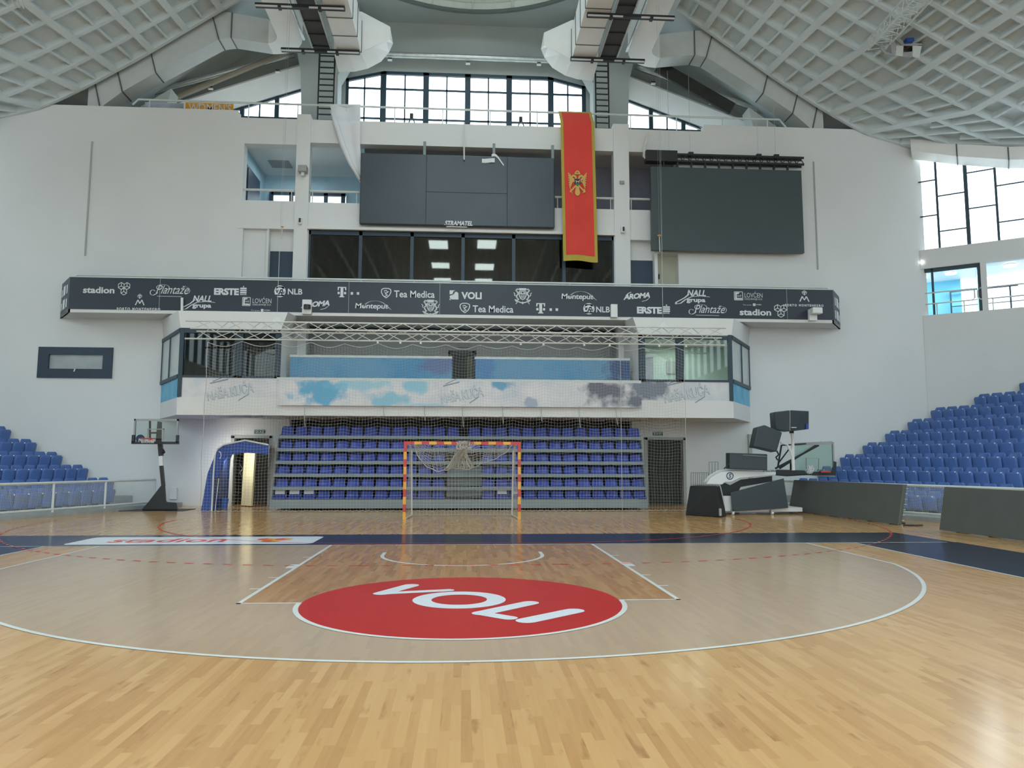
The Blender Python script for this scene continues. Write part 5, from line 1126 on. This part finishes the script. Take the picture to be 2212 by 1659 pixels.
for s_ in (-1, 1): MB().tube([(GX+s_*1.47, GY+.04, 2.0), (GX+s_*1.45, GY+.75, 1.97), (GX+s_*1.44, GY+.95, 1.85), (GX+s_*1.42, GY+1.22, .03)], .022, 8).build('rear_pipe', 'pipe', t); MB().tube([(GX+s_*1.5, GY+.04, .03), (GX+s_*1.42, GY+1.22, .03)], .022, 6).build('ground_pipe', 'pipe', t)
def cordnet(mb, fn, nu, nv, r, ru=1, rv=1, n=3):
    for i in range(nu+1): mb.tube([fn(i/nu, j/(nv*rv)) for j in range(nv*rv+1)], r, n, False)
    for j in range(nv+1): mb.tube([fn(i/(nu*ru), j/nv) for i in range(nu*ru+1)], r, n, False)
gn = thing('goal_net', 'loose cream net draped over the crossbar of the goal', 'net', (GX, GY+.4, 1))
bx = [893, 905, 922, 940, 960, 985, 1003, 1020, 1040, 1062, 1085, 1106]; bz = [962, 986, 1006, 1018, 1016, 1011, 1014, 1011, 1001, 996, 981, 963]
def gnet(i, j, u0=893, u1=1106, back=.0):
    u = u0+(u1-u0)*i; vb = float(np.interp(u, bx, bz)); yy = GY+.10+.5*math.sin(PI*min(1, j*1.0)*.5)+.05*math.sin(u*.2+j*5)+back
    p = at(u+3*math.sin(j*4+u*.09), 956+(vb-956)*j+1.2*math.sin(u*.3+j*7), Y=yy); return p
mb = MB(); cordnet(mb, lambda i, j: gnet(i, j), 30, 10, .006, 1, 1); mb.tube([gnet(i/40, 1) for i in range(41)], .013, 5)
mb.build('net_cords', 'netm', gn)
mb = MB()
rnd = random.Random(3)
for k in range(46):   # the gathered bundle
    a = rnd.random(); u_t = 988+22*a; u_b = 962+62*((a*1.3+rnd.random()*.35) % 1); pts = []
    for j in range(9):
        f = j/8; u = u_t+(u_b-u_t)*f**1.2+3*math.sin(5*f+k); vb = float(np.interp(u, bx, bz)); v = 953+(vb-955)*f; pts.append(at(u, v, Y=GY-.07-.03*math.sin(k)+(.45*f)))
    mb.tube(pts, .010, 3)
for k in range(10): mb.tube([at(985+k*3+10*f+5*math.sin(k*3+f*6), 954+16*math.sin(PI*f)+2*math.sin(k), Y=GY-.08) for f in np.linspace(0, 1, 7)], .009, 3)
mb.build('gathered_net', 'netm', gn)
for s_ in (-1, 1):
    mb = MB(); cordnet(mb, lambda i, j: (GX+s_*(1.46-.04*i-.03*math.sin(j*6)), GY+.08+(.35+.72*j)*i, 1.95-1.9*j), 5, 17, .004, 1, 1); mb.build('side_net', 'netm', gn)
mb = MB(); cordnet(mb, lambda i, j: (GX-1.4+2.8*i, GY+.75+.45*j+.03*math.sin(i*30), 1.9-1.86*j), 28, 19, .0035, 1, 1); mb.build('back_net', 'netm', gn)

# ================================================================== CATCH NET ON ITS TRUSS
t = thing('net_truss', 'long pale lattice truss carrying the catch net in front of the cabins', 'truss', (0, 9.3, 5.3))
TX0, TX1 = -8.4, 8.4
ch = [(9.3, 5.87), (9.58, 5.59), (9.3, 5.31), (9.02, 5.59)]
for y, z in ch: MB().tube([(TX0-(.25 if (y, z) in (ch[0], ch[2]) else 0), y, z), (TX1+(.05 if z > 5.8 else 0), y, z)], .026, 7).build('chord', 'pipe', t)
n = 17
for f in range(4):
    mb = MB(); (ya, za), (yb_, zb2) = ch[f], ch[(f+1) % 4]
    for k in range(n): x = TX0+.1+(TX1-TX0-.2)*k/n; w_ = (TX1-TX0-.2)/n; mb.tube([(x, ya, za), (x+w_/2, yb_, zb2), (x+w_, ya, za)], .014, 5)
    mb.build('lattice', 'pipe', t)
for u in (598, 1432):
    x = at(u, 690, Y=9.3)[0]; MB().hexa([(x-.16, 9.28, 5.88), (x+.16, 9.28, 5.88), (x+.05, 9.28, 6.03), (x-.05, 9.28, 6.03)], [(x-.16, 9.32, 5.88), (x+.16, 9.32, 5.88), (x+.05, 9.32, 6.03), (x-.05, 9.32, 6.03)]).build('hanging_bracket', 'white', t)
    for d_ in (-.03, .05): MB().tube([(x, 9.3, 6.0), (x+.03+d_, 9.35, 16.9)], .0035, 4).build('cable', 'steel', t)
NX0, NX1 = -7.95, 7.05
cn = thing('catch_net', 'large square mesh catch net hanging from the pale truss to the floor', 'net', (0, 9.3, 0))
def big(i, j):   # j from the top down
    x = NX0+(NX1-NX0)*i; zt_ = 5.22-.13*abs(math.sin((x-NX0)/1.05*PI)); z = zt_+(.03-zt_)*j
    x += (.28*max(0, .22-i)*4*(1-j)**2*-0)-(.35*(1-j)**3 if i < .02 else 0)*0
    y = 9.28+.05*math.sin(x*2.1+1.3*z)*(.3+j)+.02*math.sin(x*5.7)
    return (x+.012*math.sin(z*4+x), y, z+.02*math.sin(x*3.3+z)*(1-.6*j) if j < .97 else z)
mb = MB(); cordnet(mb, big, 160, 54, .0024, 1, 1)
mb.build('net_cords', 'netm', cn)
mb = MB(); mb.tube([big(i/160, 0) for i in range(161)], .010, 4); mb.tube([big(0, j/20) for j in range(21)], .010, 4); mb.tube([big(1, j/20) for j in range(21)], .008, 4)
mb.tube([(4.95, 9.2, 5.2-5.17*j/20) for j in range(21)], .008, 4); mb.build('edge_rope', 'netm', cn)
mb = MB(); rnd = random.Random(5)
for k in range(60):
    x = NX0+(NX1-NX0)*k/60; mb.tube([(x+f*.35, 9.26+.05*math.sin(k*2+f*4)-.02*(k % 3), .012+.035*abs(math.sin(k+f*5))) for f in np.linspace(0, 1, 6)], .006, 3)
mb.build('net_hem', 'netm', cn)
for i, u in enumerate((816, 865, 909, 1125, 1174, 1262, 1317, 1424, 1482)):
    x = at(u, 739, Y=9.3)[0]; MB().cyl((x, 9.3, 5.23), .035, .06, 'z', 8).build('hook', 'white', cn)

# ================================================================== PLAYER TUNNEL
t = thing('player_tunnel', 'blue fabric player tunnel with white tube arch beside the bleacher', 'tunnel', (-7, 11, 0))
PF = [(-7.80, 0), (-7.79, 1.2), (-7.77, 1.72), (-7.70, 1.92), (-7.52, 2.05), (-6.86, 2.19), (-6.14, 2.05)]
PB = [(-8.05, 0), (-8.04, 1.2), (-8.02, 1.62), (-7.95, 1.82), (-7.75, 2.0), (-7.1, 2.15), (-6.5, 2.05)]
mb = MB(); YF, YK = 9.9, 12.3
for k in range(6): mb.quad((PF[k][0], YF, PF[k][1]), (PF[k+1][0], YF, PF[k+1][1]), (PB[k+1][0], YK, PB[k+1][1]), (PB[k][0], YK, PB[k][1]))
mb.build('fabric_skin', 'tunnel', t)
mb = MB(); IN = [(-7.62, 1.05), (-7.55, 1.45), (-7.42, 1.68), (-7.2, 1.76), (-6.80, 1.80), (-6.14, 1.76)]; OU = [(-7.79, 1.0), (-7.77, 1.72), (-7.70, 1.92), (-7.52, 2.05), (-6.86, 2.19), (-6.14, 2.05)]
for k in range(5): mb.quad(*[(x, YF-.01, z) for x, z in (OU[k], OU[k+1], IN[k+1], IN[k])]); mb.quad(*[(x, YF+.03, z) for x, z in (OU[k], OU[k+1], IN[k+1], IN[k])])
mb.build('front_valance', 'tunnel', t)
mb = MB(); mb.hexa([(-8.12, 9.86, 0), (-7.80, 9.9, 0), (-7.80, 9.93, 0), (-8.12, 9.89, 0)], [(-7.98, 9.88, 1.15), (-7.79, 9.9, 1.7), (-7.79, 9.93, 1.7), (-7.98, 9.91, 1.15)]).build('side_flap', 'tunnel', t)
MB().tube([(x, YF-.03, z) for x, z in PF], .028, 8).build('arch_tube', 'rail', t); MB().tube([(-7.62, YF-.04, 1.0), (-7.70, 9.88, .0)], .012, 5).build('guy_line', 'rail', t)
mb = MB()
for q in ring(0, 0, .10, .125, -.9, 1.2, 10): mb.quad(*[(-7.70+x, YF-.02, 1.72+y*1.2) for x, y in q])
mb.build('logo', 'ink', t)
x = at(484, 1100, Y=11.0)[0]; tag(MB().tube([(x, 11.0, 0), (x, 11.0, .33)], [.10, .13], 14).build('bin', mat('blue_bin', lin(50, 100, 180), .5)), 'small blue bin standing inside the player tunnel', 'bin')
x, y, z = at(374, 1066, Y=Y0-.06); tag(MB().box(x-.13, x+.13, Y0-.1, Y0-.001, z-.2, z+.2).build('wall_box', 'wall', None, mod=.02), 'pale square box on the wall right of the portable hoop', 'box')
tag(MB().box(-9.2, -8.7, 11.0, 11.05, 0, .012).build('tape_strip', 'white'), 'white strip of tape on floor near the end wall at left', 'tape')

# ================================================================== PORTABLE HOOP (LEFT)
t = thing('portable_hoop', 'portable basketball hoop with black wedge base in front of the left wall', 'hoop', (-9.6, 10.15, 0))
YH = 10.3
A = lambda u, v, Y=YH: at(u, v, Y=Y)
xl, xr = A(288.5, 930)[0], A(384.5, 930)[0]; zt_, zb3 = A(330, 905)[2], A(330, 956)[2]
mb = MB().box(xl, xr, YH, YH+.05, zt_-.06, zt_).box(xl, xl+.05, YH, YH+.05, zb3, zt_).box(xr-.05, xr, YH, YH+.05, zb3, zt_); mb.build('backboard_frame', 'grey', t)
mb = MB().box(xl-.04, xr+.04, YH-.02, YH+.06, zb3-.05, zb3+.03).box(xl-.04, xl+.05, YH-.02, YH+.06, zb3, zb3+.24).box(xr-.05, xr+.03, YH-.02, YH+.06, zb3, zb3+.24); mb.build('edge_pad', 'black2', t)
bb_ = MB().box(xl+.04, xr-.04, YH+.02, YH+.03, zb3, zt_-.04).build('backboard', 'board_g', t)
sx0, sx1 = A(318, 935)[0], A(354, 935)[0]; sz0, sz1 = A(0+330, 950)[2], A(330, 926)[2]
MB().box(sx0, sx1, YH-.005, YH+.01, sz1-.03, sz1).box(sx0, sx0+.03, YH-.005, YH+.01, sz0, sz1).box(sx1-.03, sx1, YH-.005, YH+.01, sz0, sz1).build('target_square', 'grey', bb_)
mb = MB().cyl(((A(303, 948)[0]), YH-.012, A(303, 948)[2]-.0), .135, .02, 'y', 22); mb.build('logo', 'navyp', bb_)
PUTN[0] = (0, -3e-4, 0); cx_ = A(304, 948)[0]; cz_ = A(304, 949)[2]
mb = MB(); st(mb, lambda x, y: (cx_+x, YH-.02, cz_+y), [(-.05, -.08), (-.04, .02), (.01, -.05), (.05, .03), (.08, -.05)], .02, 3); mb.build('lettering', 'ink', bb_)
hx = A(327, 948)[0]; hz = A(327, 948)[2]
rm_ = MB().tube([(hx+.225*math.cos(a), YH-.27+.225*math.sin(a), hz) for a in np.linspace(0, 2*PI, 25)], .016, 6); rm_.box(hx-.06, hx+.06, YH-.08, YH, hz-.06, hz+.01); rm_ = rm_.build('rim', 'rim', t)
mb = MB()
for k in range(12):
    a = 2*PI*k/12; b = a+PI/6
    mb.tube([(hx+.22*math.cos(a), YH-.27+.22*math.sin(a), hz), (hx+.17*math.cos(b), YH-.27+.17*math.sin(b), hz-.14)], .006, 3); mb.tube([(hx+.22*math.cos(a), YH-.27+.22*math.sin(a), hz), (hx+.17*math.cos(a-PI/6), YH-.27+.17*math.sin(a-PI/6), hz-.14)], .006, 3)
mb.build('net', 'cloth', rm_)
MB().bar(A(324, 908, YH+.1), A(324, 948, YH+.1), .05).bar(A(324, 935, YH+.1), A(345, 935, YH+.3), .05).build('lift_arm', 'black2', t)
MB().hexa(*[[A(u, v, yy) for u, v in ((336, 956), (349, 956), (350, 912), (340, 910))] for yy in (YH+.15, YH+.35)]).build('mast_head', 'black2', t)
MB().bar(A(346, 958, YH+.2), A(348, 985, YH+.2), .12, .12).build('mast_clamp', 'black2', t); MB().tube([A(350, 972, YH+.15), A(353, 978, YH+.1)], .06, 8).build('crank', 'black2', t)
MB().bar(A(348, 985, YH+.2), A(349, 1006, YH+.2), .11, .11).build('mast_sleeve', 'white', t)
MB().bar(A(348.5, 1004, YH+.2), A(353, 1050, YH+.2), .10, .10).build('mast', 'black2', t)
wedge = [(306, 1103), (320, 1085), (350, 1046), (357, 1047), (359.5, 1084), (382, 1086), (384, 1103)]
MB().hexa([A(u, v, 9.98) if v < 1102 else (A(u, v, 9.98)[0], 9.98, 0.012) for u, v in wedge], [A(u, v, 10.7) if v < 1102 else (A(u, v, 10.7)[0], 10.7, .012) for u, v in wedge]).build('base_cover', 'pad', t, mod=.03)
MB().box(A(268, 1103)[0], A(408, 1103)[0], 9.8, 10.9, 0, .012).build('floor_mat', 'black', t)

# ================================================================== RIGHT SIDE: PERIMETER BOARDS
def board(name_, label, p0, p1, h0, h1, lean, feet=True):
    (xa, ya), (xb, yb_) = p0, p1
    t = thing('led_board', label, 'board', ((xa+xb)/2, (ya+yb_)/2, 0), 'black perimeter boards')
    d = Vector((xb-xa, yb_-ya, 0)).normalized(); nn = Vector((-d.y, d.x, 0));  nn = nn if nn.x > 0 else -nn
    P = [Vector((xa, ya, .02)), Vector((xb, yb_, .02)), Vector((xb, yb_, .02))+nn*.10, Vector((xa, ya, .02))+nn*.10]
    Q = [Vector((xa, ya, h0))+nn*lean+d*.02, Vector((xb, yb_, h1))+nn*lean+d*.45*lean*0, Vector((xb, yb_, h1))+nn*(lean+.10), Vector((xa, ya, h0))+nn*(lean+.10)]
    MB().hexa(P, Q).build('screen_panel', 'perim', t, mod=.01)
    n = 6
    for k in range(n):
        c = Vector((xa, ya, 0)).lerp(Vector((xb, yb_, 0)), (k+.5)/n)
        MB().hexa([c+nn*.08-d*.02, c+nn*.5-d*.02, c+nn*.5+d*.02, c+nn*.08+d*.02], [c+nn*.08-d*.02+Vector((0, 0, .05)), c+nn*.5-d*.02+Vector((0, 0, .03)), c+nn*.5+d*.02+Vector((0, 0, .03)), c+nn*.08+d*.02+Vector((0, 0, .05))]).build('foot', 'black', t)
    mb = MB()
    for k in range(7): z = .12+.13*k; c = Vector((xb, yb_, z))+nn*(.08+lean*z); mb.tube([c-d*-.01, c+d*.05+nn*.03], .012, 5)
    mb.build('cable_clips', 'steel', t)
    return t
board('led_board', 'long black perimeter board on the right, nearer the end wall', (10.37, 9.4), (10.70, 3.85), .98, 1.0, .2)
board('led_board', 'black perimeter board cut by the right edge of the photo', (10.82, 2.42), (11.20, -3.2), .99, .99, .17)
t = thing('led_board', 'black board module on wheels leaning against the folded hoop', 'board', (8.7, 7.6, 0), 'black perimeter boards')
B_ = lambda u, v, Y: at(u, v, Y=Y)
f_ = [(1578, 1064), (1693, 1033), (1703, 1097), (1581, 1105)]
MB().hexa([B_(u, v, 7.6) for u, v in f_], [B_(u, v, 7.72) for u, v in f_]).build('screen_panel', 'casing', t, mod=.01)
for u in (1583, 1668): x = at(u, 1110, Y=7.65)[0]; MB().cyl((x-.03, 7.65, .055), .055, .06, 'x', 14).build('wheel', 'white', t); MB().box(x-.05, x+.05, 7.6, 7.7, .08, .14).build('wheel_fork', 'grey', t)

# folded hoop unit
t = thing('folded_hoop_unit', 'folded competition basketball hoop with white boom and black pads', 'hoop', (8.5, 8.3, 0))
YU = 8.2
MB().hexa(*[[B_(u, v, y) for u, v in ((1563, 1071), (1596, 1071), (1597, 1104), (1567, 1104))] for y in (7.75, 8.9)]).build('ballast_cabinet', 'white', t)
MB().box(B_(1565, 1104, YU)[0], B_(1700, 1104, YU)[0]+.3, 7.8, 9.2, .08, .2).build('chassis', 'white', t)
boomP = [(1525, 1046), (1536, 1032), (1556, 1020), (1585, 1017), (1676, 1018), (1676, 1026), (1637, 1030), (1598, 1033), (1581, 1041), (1566, 1042), (1560, 1047)]
MB().hexa(*[[B_(u, v, y) for u, v in boomP] for y in (8.0, 8.15)]).build('boom', 'white', t, mod=.02)
MB().hexa(*[[B_(u-6, v-4, y) for u, v in boomP] for y in (8.5, 8.65)]).build('boom', 'white', t, mod=.02)
mb = MB()
for q in ring(0, 0, .085, .11, 0, 2*PI, 24): c = B_(1577, 1028, 7.98); mb.quad(*[(c[0]+x*1.0, 7.985, c[2]+y) for x, y in q])
c = B_(1577, 1028, 7.98); v2, f2 = text2d('S', .2, .02); put(mb, v2, f2, lambda x, y: (c[0]-.04+x*.08, 7.985, c[2]-.06+y*.12)); mb.build('logo', 'navyp', t)
a = B_(1648, 1019.5, 7.98); b = B_(1676, 1015, 7.98); mb = MB(); v2, f2 = text2d('SPALDING', .2, .02); put(mb, v2, f2, lambda x, y: (a[0]+(b[0]-a[0])*x*1.1, 7.985, a[2]+(b[2]-a[2])*y)); mb.build('lettering', 'navyp', t)
MB().hexa(*[[B_(u, v, y) for u, v in ((1553, 1037), (1577, 1048), (1600, 1036), (1668, 1028), (1668, 1040), (1600, 1052), (1590, 1072), (1562, 1071), (1557, 1050))] for y in (8.2, 8.6)]).build('boom_cover', 'pad', t)
MB().hexa([B_(u, v, YU) for u, v in ((1676, 1014), (1738, 1016), (1748, 1026), (1700, 1029), (1674, 1027))], [B_(u, v, 8.9) for u, v in ((1676, 1014), (1738, 1016), (1748, 1026), (1700, 1029), (1674, 1027))]).build('boom_head_pad', 'pad', t, mod=.03)
for (p, q, w_) in (((1680, 1010), (1688, 962), .04), ((1688, 962), (1750, 958), .04), ((1675, 1012), (1768, 962), .05), ((1684, 1012), (1774, 955), .045), ((1682, 1000), (1706, 968), .03), ((1708, 1000), (1708, 1015), .05)):
    MB().bar(B_(*p, 8.55), B_(*q, 8.75), w_).build('arm', 'black', t)
bq = [(1717, 958), (1798, 955), (1801, 1027), (1717, 1027)]
hb = MB().hexa(*[[B_(u, v, y) for u, v in bq] for y in (8.8, 8.83)]).build('backboard', glass('backboard_green_glass', (.72, .84, .80), .05), t)
mb = MB(); mb.hexa(*[[B_(u, v, y) for u, v in ((1714, 957), (1798, 953), (1798, 960), (1714, 963))] for y in (8.7, 8.9)]); mb.build('backboard_frame', 'grey', t)
mb = MB().bar(B_(1799, 955, 8.8), B_(1802, 1030, 8.8), .05).bar(B_(1755, 1025, 8.8), B_(1802, 1028, 8.8), .07); mb.build('backboard_frame', 'grey', t)
MB().hexa(*[[B_(u, v, y) for u, v in ((1720, 1026), (1806, 1027), (1807, 998), (1801, 996), (1800, 1018), (1730, 1020))] for y in (8.72, 8.9)]).build('edge_pad', 'black2', t)
mb = MB().bar(B_(1742, 990, 8.78), B_(1742, 1018, 8.78), .02).bar(B_(1742, 990, 8.78), B_(1769, 990, 8.78), .02).bar(B_(1769, 990, 8.78), B_(1769, 1018, 8.78), .02).bar(B_(1742, 1018, 8.78), B_(1769, 1018, 8.78), .02); mb.build('target_square', 'grey', hb)
MB().bar(B_(1773, 1019, 8.6), B_(1794, 1019, 8.6), .06, .05).build('rim', 'rim', t)
mb = MB(); rnd = random.Random(9)
for k in range(26): a = B_(1741+18*rnd.random(), 1008+16*rnd.random(), 8.6); b = B_(1741+18*rnd.random(), 1010+14*rnd.random(), 8.55); mb.tube([a, ((a[0]+b[0])/2, 8.5, a[2]+.05), b], .012, 4)
mb.build('net', 'cloth', t)
# pole with shot clock boxes
t = thing('shot_clock_post', 'curved white post carrying the black shot clock boxes', 'post', B_(1712, 1016, 8.1))
MB().tube([B_(u, v, 8.1) for u, v in ((1710, 932), (1713, 950), (1712, 975), (1714, 1016))], .05, 8).build('post', 'white', t); MB().tube([B_(u, v, 8.1) for u, v in ((1686, 956), (1700, 960), (1708, 975), (1712, 990))], .035, 8).build('side_arm', 'white', t)
MB().bar(B_(1710, 930, 8.1), B_(1710, 936, 8.1), .1).build('clamp', 'black', t); MB().tube([B_(u, v, 8.0) for u, v in ((1678, 974), (1682, 982), (1676, 988), (1680, 994))], .025, 6).build('cable', 'black', t)
def sbox(label, front, dx, dy, dz):
    t = thing('shot_clock', label, 'clock', front[3], 'covered black shot clocks')
    MB().hexa([tuple(p) for p in front], [(p[0]+dx, p[1]+dy, p[2]+dz) for p in front]).build('casing', 'casing', t, mod=.025); return t
t1 = sbox('highest black shot clock box on the curved post', [B_(1672, 890, 7.85), B_(1707, 886, 7.55), B_(1707, 932, 7.55), B_(1675, 929, 7.85)], .06, .5, 0)
MB().hexa([B_(1707, 886, 7.55), B_(1747, 888, 7.8), B_(1747, 927, 7.8), B_(1707, 932, 7.55)], [B_(1707, 886, 8.05), B_(1745, 888, 8.2), B_(1745, 927, 8.2), B_(1707, 932, 8.05)]).build('display_face', 'casing', t1, mod=.01)
MB().box(B_(1711, 923, 7.5)[0], B_(1722, 923, 7.5)[0], 7.54, 7.56, B_(1715, 924, 7.5)[2], B_(1715, 922.5, 7.5)[2]).build('handle', 'white', t1); MB().box(B_(1742, 920, 7.7)[0], B_(1747, 920, 7.7)[0], 7.72, 7.78, B_(1746, 927, 7.7)[2], B_(1746, 915, 7.7)[2]).build('sticker', 'tunnel', t1)
sbox('tilted black shot clock box hanging on the post', [B_(1637, 922, 7.6), B_(1652, 918, 7.6), B_(1690, 934, 7.6), B_(1678, 976, 7.6), B_(1641, 967, 7.6), B_(1628, 965, 7.6)], .02, .45, -.02)
t1 = sbox('low wide black shot clock box resting on the white boom', [B_(1576, 978, 7.85), B_(1658, 981, 7.8), B_(1658, 1016, 7.8), B_(1576, 1013, 7.85)], 0, .35, 0)
MB().bar(B_(1605, 983, 7.78), B_(1655, 986, 7.78), .012).build('edge_trim', 'grey', t1); MB().tube([B_(1576, 1002, 7.9), B_(1567, 1010, 7.95), B_(1564, 1013, 7.95)], .02, 5).build('handle', 'black', t1)
t = thing('base_pad', 'big black padded base cover standing left of the folded hoop', 'pad', (6.8, 7.1, 0))
g0, g1 = at(1480, 1113, Z=0), at(1557, 1118, Z=0); q0 = at(1490, 1049, Y=g0[1]); q1 = at(1548, 1050, Y=g1[1])
MB().hexa([g0, g1, (g1[0]+.32, g1[1]+.42, 0), (g0[0]+.4, g0[1]+.55, 0)], [q0, q1, (q1[0]+.25, q1[1]+.45, q1[2]), (q0[0]+.4, q0[1]+.5, q0[2])]).build('pad_body', 'pad', t, mod=.03)
MB().bar((g1[0]-.02, g1[1]-.02, .05), (g1[0]-.02, g1[1]-.02, .25), .06).build('strap', 'grey', t)
mb = MB()
def wire(u0, v0, u1, v1, Y, nu, nv):
    for i in range(nu+1): u = u0+(u1-u0)*i/nu; mb.bar(at(u, v0, Y=Y), at(u, v1, Y=Y), .02)
    for j in range(nv+1): v = v0+(v1-v0)*j/nv; mb.bar(at(u0, v, Y=Y), at(u1, v, Y=Y), .02)
wire(1493, 1021, 1530, 1097, 10.6, 8, 3); wire(1532, 998, 1551, 1096, 10.9, 3, 2)
tag(mb.build('cage_trolley', 'grey'), 'grey wire cage trolley behind the black padded base', 'trolley')
x, y, z = at(1619, 975, Y=Y0); tag(MB().box(x-.06, x+.06, Y0-.12, Y0, z-1.0, z+.62).build('cable_duct', 'soffit'), 'grey vertical cable duct on the wall behind the shot clocks', 'duct')
tag(MB().tube([(10.74, 3.7, .02), (10.95, 3.62, .02), (11.2, 3.66, .02)], .025, 6).build('power_cable', 'black'), 'short black cable on floor at end of the long perimeter board', 'cable')

# ================================================================== PROJECTOR TRUSS UNDER THE RIGHT SHELL
t = thing('projector_truss', 'white lattice truss hanging below the right roof shell', 'truss', (13.3, 6, 15.2))
e1, e0 = at(1893, 108, Y=8.3), at(2003, -12, Y=5.4)
E0 = Vector(e0); E1 = Vector(e1); dd_ = (E1-E0).normalized(); sv = dd_.cross(Vector((0, 0, 1))).normalized()*.27; uv = Vector((0, 0, .27))
cor = [-sv, sv, sv+uv*1.3, -sv+uv*1.3]
E0 = E0-dd_*3
for c in cor: MB().tube([E0+c, E1+c], .028, 7).build('chord', 'rail', t)
for f in range(4):
    mb = MB(); n = 16
    for k in range(n): mb.tube([E0.lerp(E1, k/n)+cor[f], E0.lerp(E1, (k+.5)/n)+cor[(f+1) % 4], E0.lerp(E1, (k+1)/n)+cor[f]], .013, 5)
    mb.build('lattice', 'rail', t)
t = thing('projector', 'grey projector in an open white cradle at the truss end', 'projector', at(1960, 110, Y=8.0))
q = lambda u, v, Y=8.0: at(u, v, Y=Y)
MB().hexa([q(1936, 98), q(1952, 99), q(1950, 122), q(1934, 119)], [q(1936, 98, 8.7), q(1952, 99, 8.7), q(1950, 122, 8.7), q(1934, 119, 8.7)]).build('side_plate', 'rail', t, mod=.01)
MB().hexa([q(1971, 99), q(1992, 96), q(1986, 126), q(1971, 122)], [q(1971, 99, 8.7), q(1992, 96, 8.7), q(1986, 126, 8.7), q(1971, 122, 8.7)]).build('side_plate', 'rail', t, mod=.01)
MB().hexa([q(1938, 92), q(1992, 94), q(1992, 99), q(1938, 99)], [q(1938, 92, 8.8), q(1992, 94, 8.8), q(1992, 99, 8.8), q(1938, 99, 8.8)]).build('top_plate', 'grey', t)
MB().hexa([q(1953, 113), q(1972, 111), q(1970, 124), q(1950, 123)], [q(1953, 113, 8.7), q(1972, 111, 8.7), q(1970, 124, 8.7), q(1950, 123, 8.7)]).build('body', 'grey', t)
MB().bar(q(1953, 91), q(1969, 90), .3, .12).build('blue_wrap', 'tunnel', t); MB().bar(q(1932, 82), q(1948, 96), .12).build('bracket', 'grey', t); MB().bar(q(1925, 84), q(1928, 118), .14).build('bracket', 'grey', t)
MB().tube([q(1905, 92), q(1904, 106), q(1912, 115), q(1926, 118)], .05, 7).build('hose', 'grey', t)
t = thing('ceiling_truss', 'end of a white lattice truss at the top left corner', 'truss', at(25, 0, Y=7))
for k in range(3): MB().tube([at(18+12*k, -20, Y=6.2), at(33+9*k, 14+2*k, Y=7.0)], .025, 6).build('chord', 'rail', t)

# ================================================================== LIGHTS OF THE SIDE ROOMS AND ADDED FILLS
def area(name, loc, size, power, col, rot=(0, 0, 0)):
    l = bpy.data.lights.new(name, 'AREA'); l.size = size; l.energy = power; l.color = col; o = bpy.data.objects.new(name, l); COL.objects.link(o); o.location = loc; o.rotation_euler = rot; return o
area('added_cabin_fill', (7.6, 11.4, 5.68), 1.2, 20, (.85, 1, .88))  # added area fill that brightens the right cabin interior
area('added_door_fill', (-7.9, 11.3, 1.7), .5, 42, (1, .96, .85), (math.radians(70), 0, math.radians(-35)))  # added area fill aimed at the open door leaf
area('gallery_room_light', (-6.8, 14.6, 13.1), 1.5, 26, (.85, .95, 1))
area('gallery_light', (19.4, 12.9, 8.8), 1.2, 60, (.85, .97, 1))
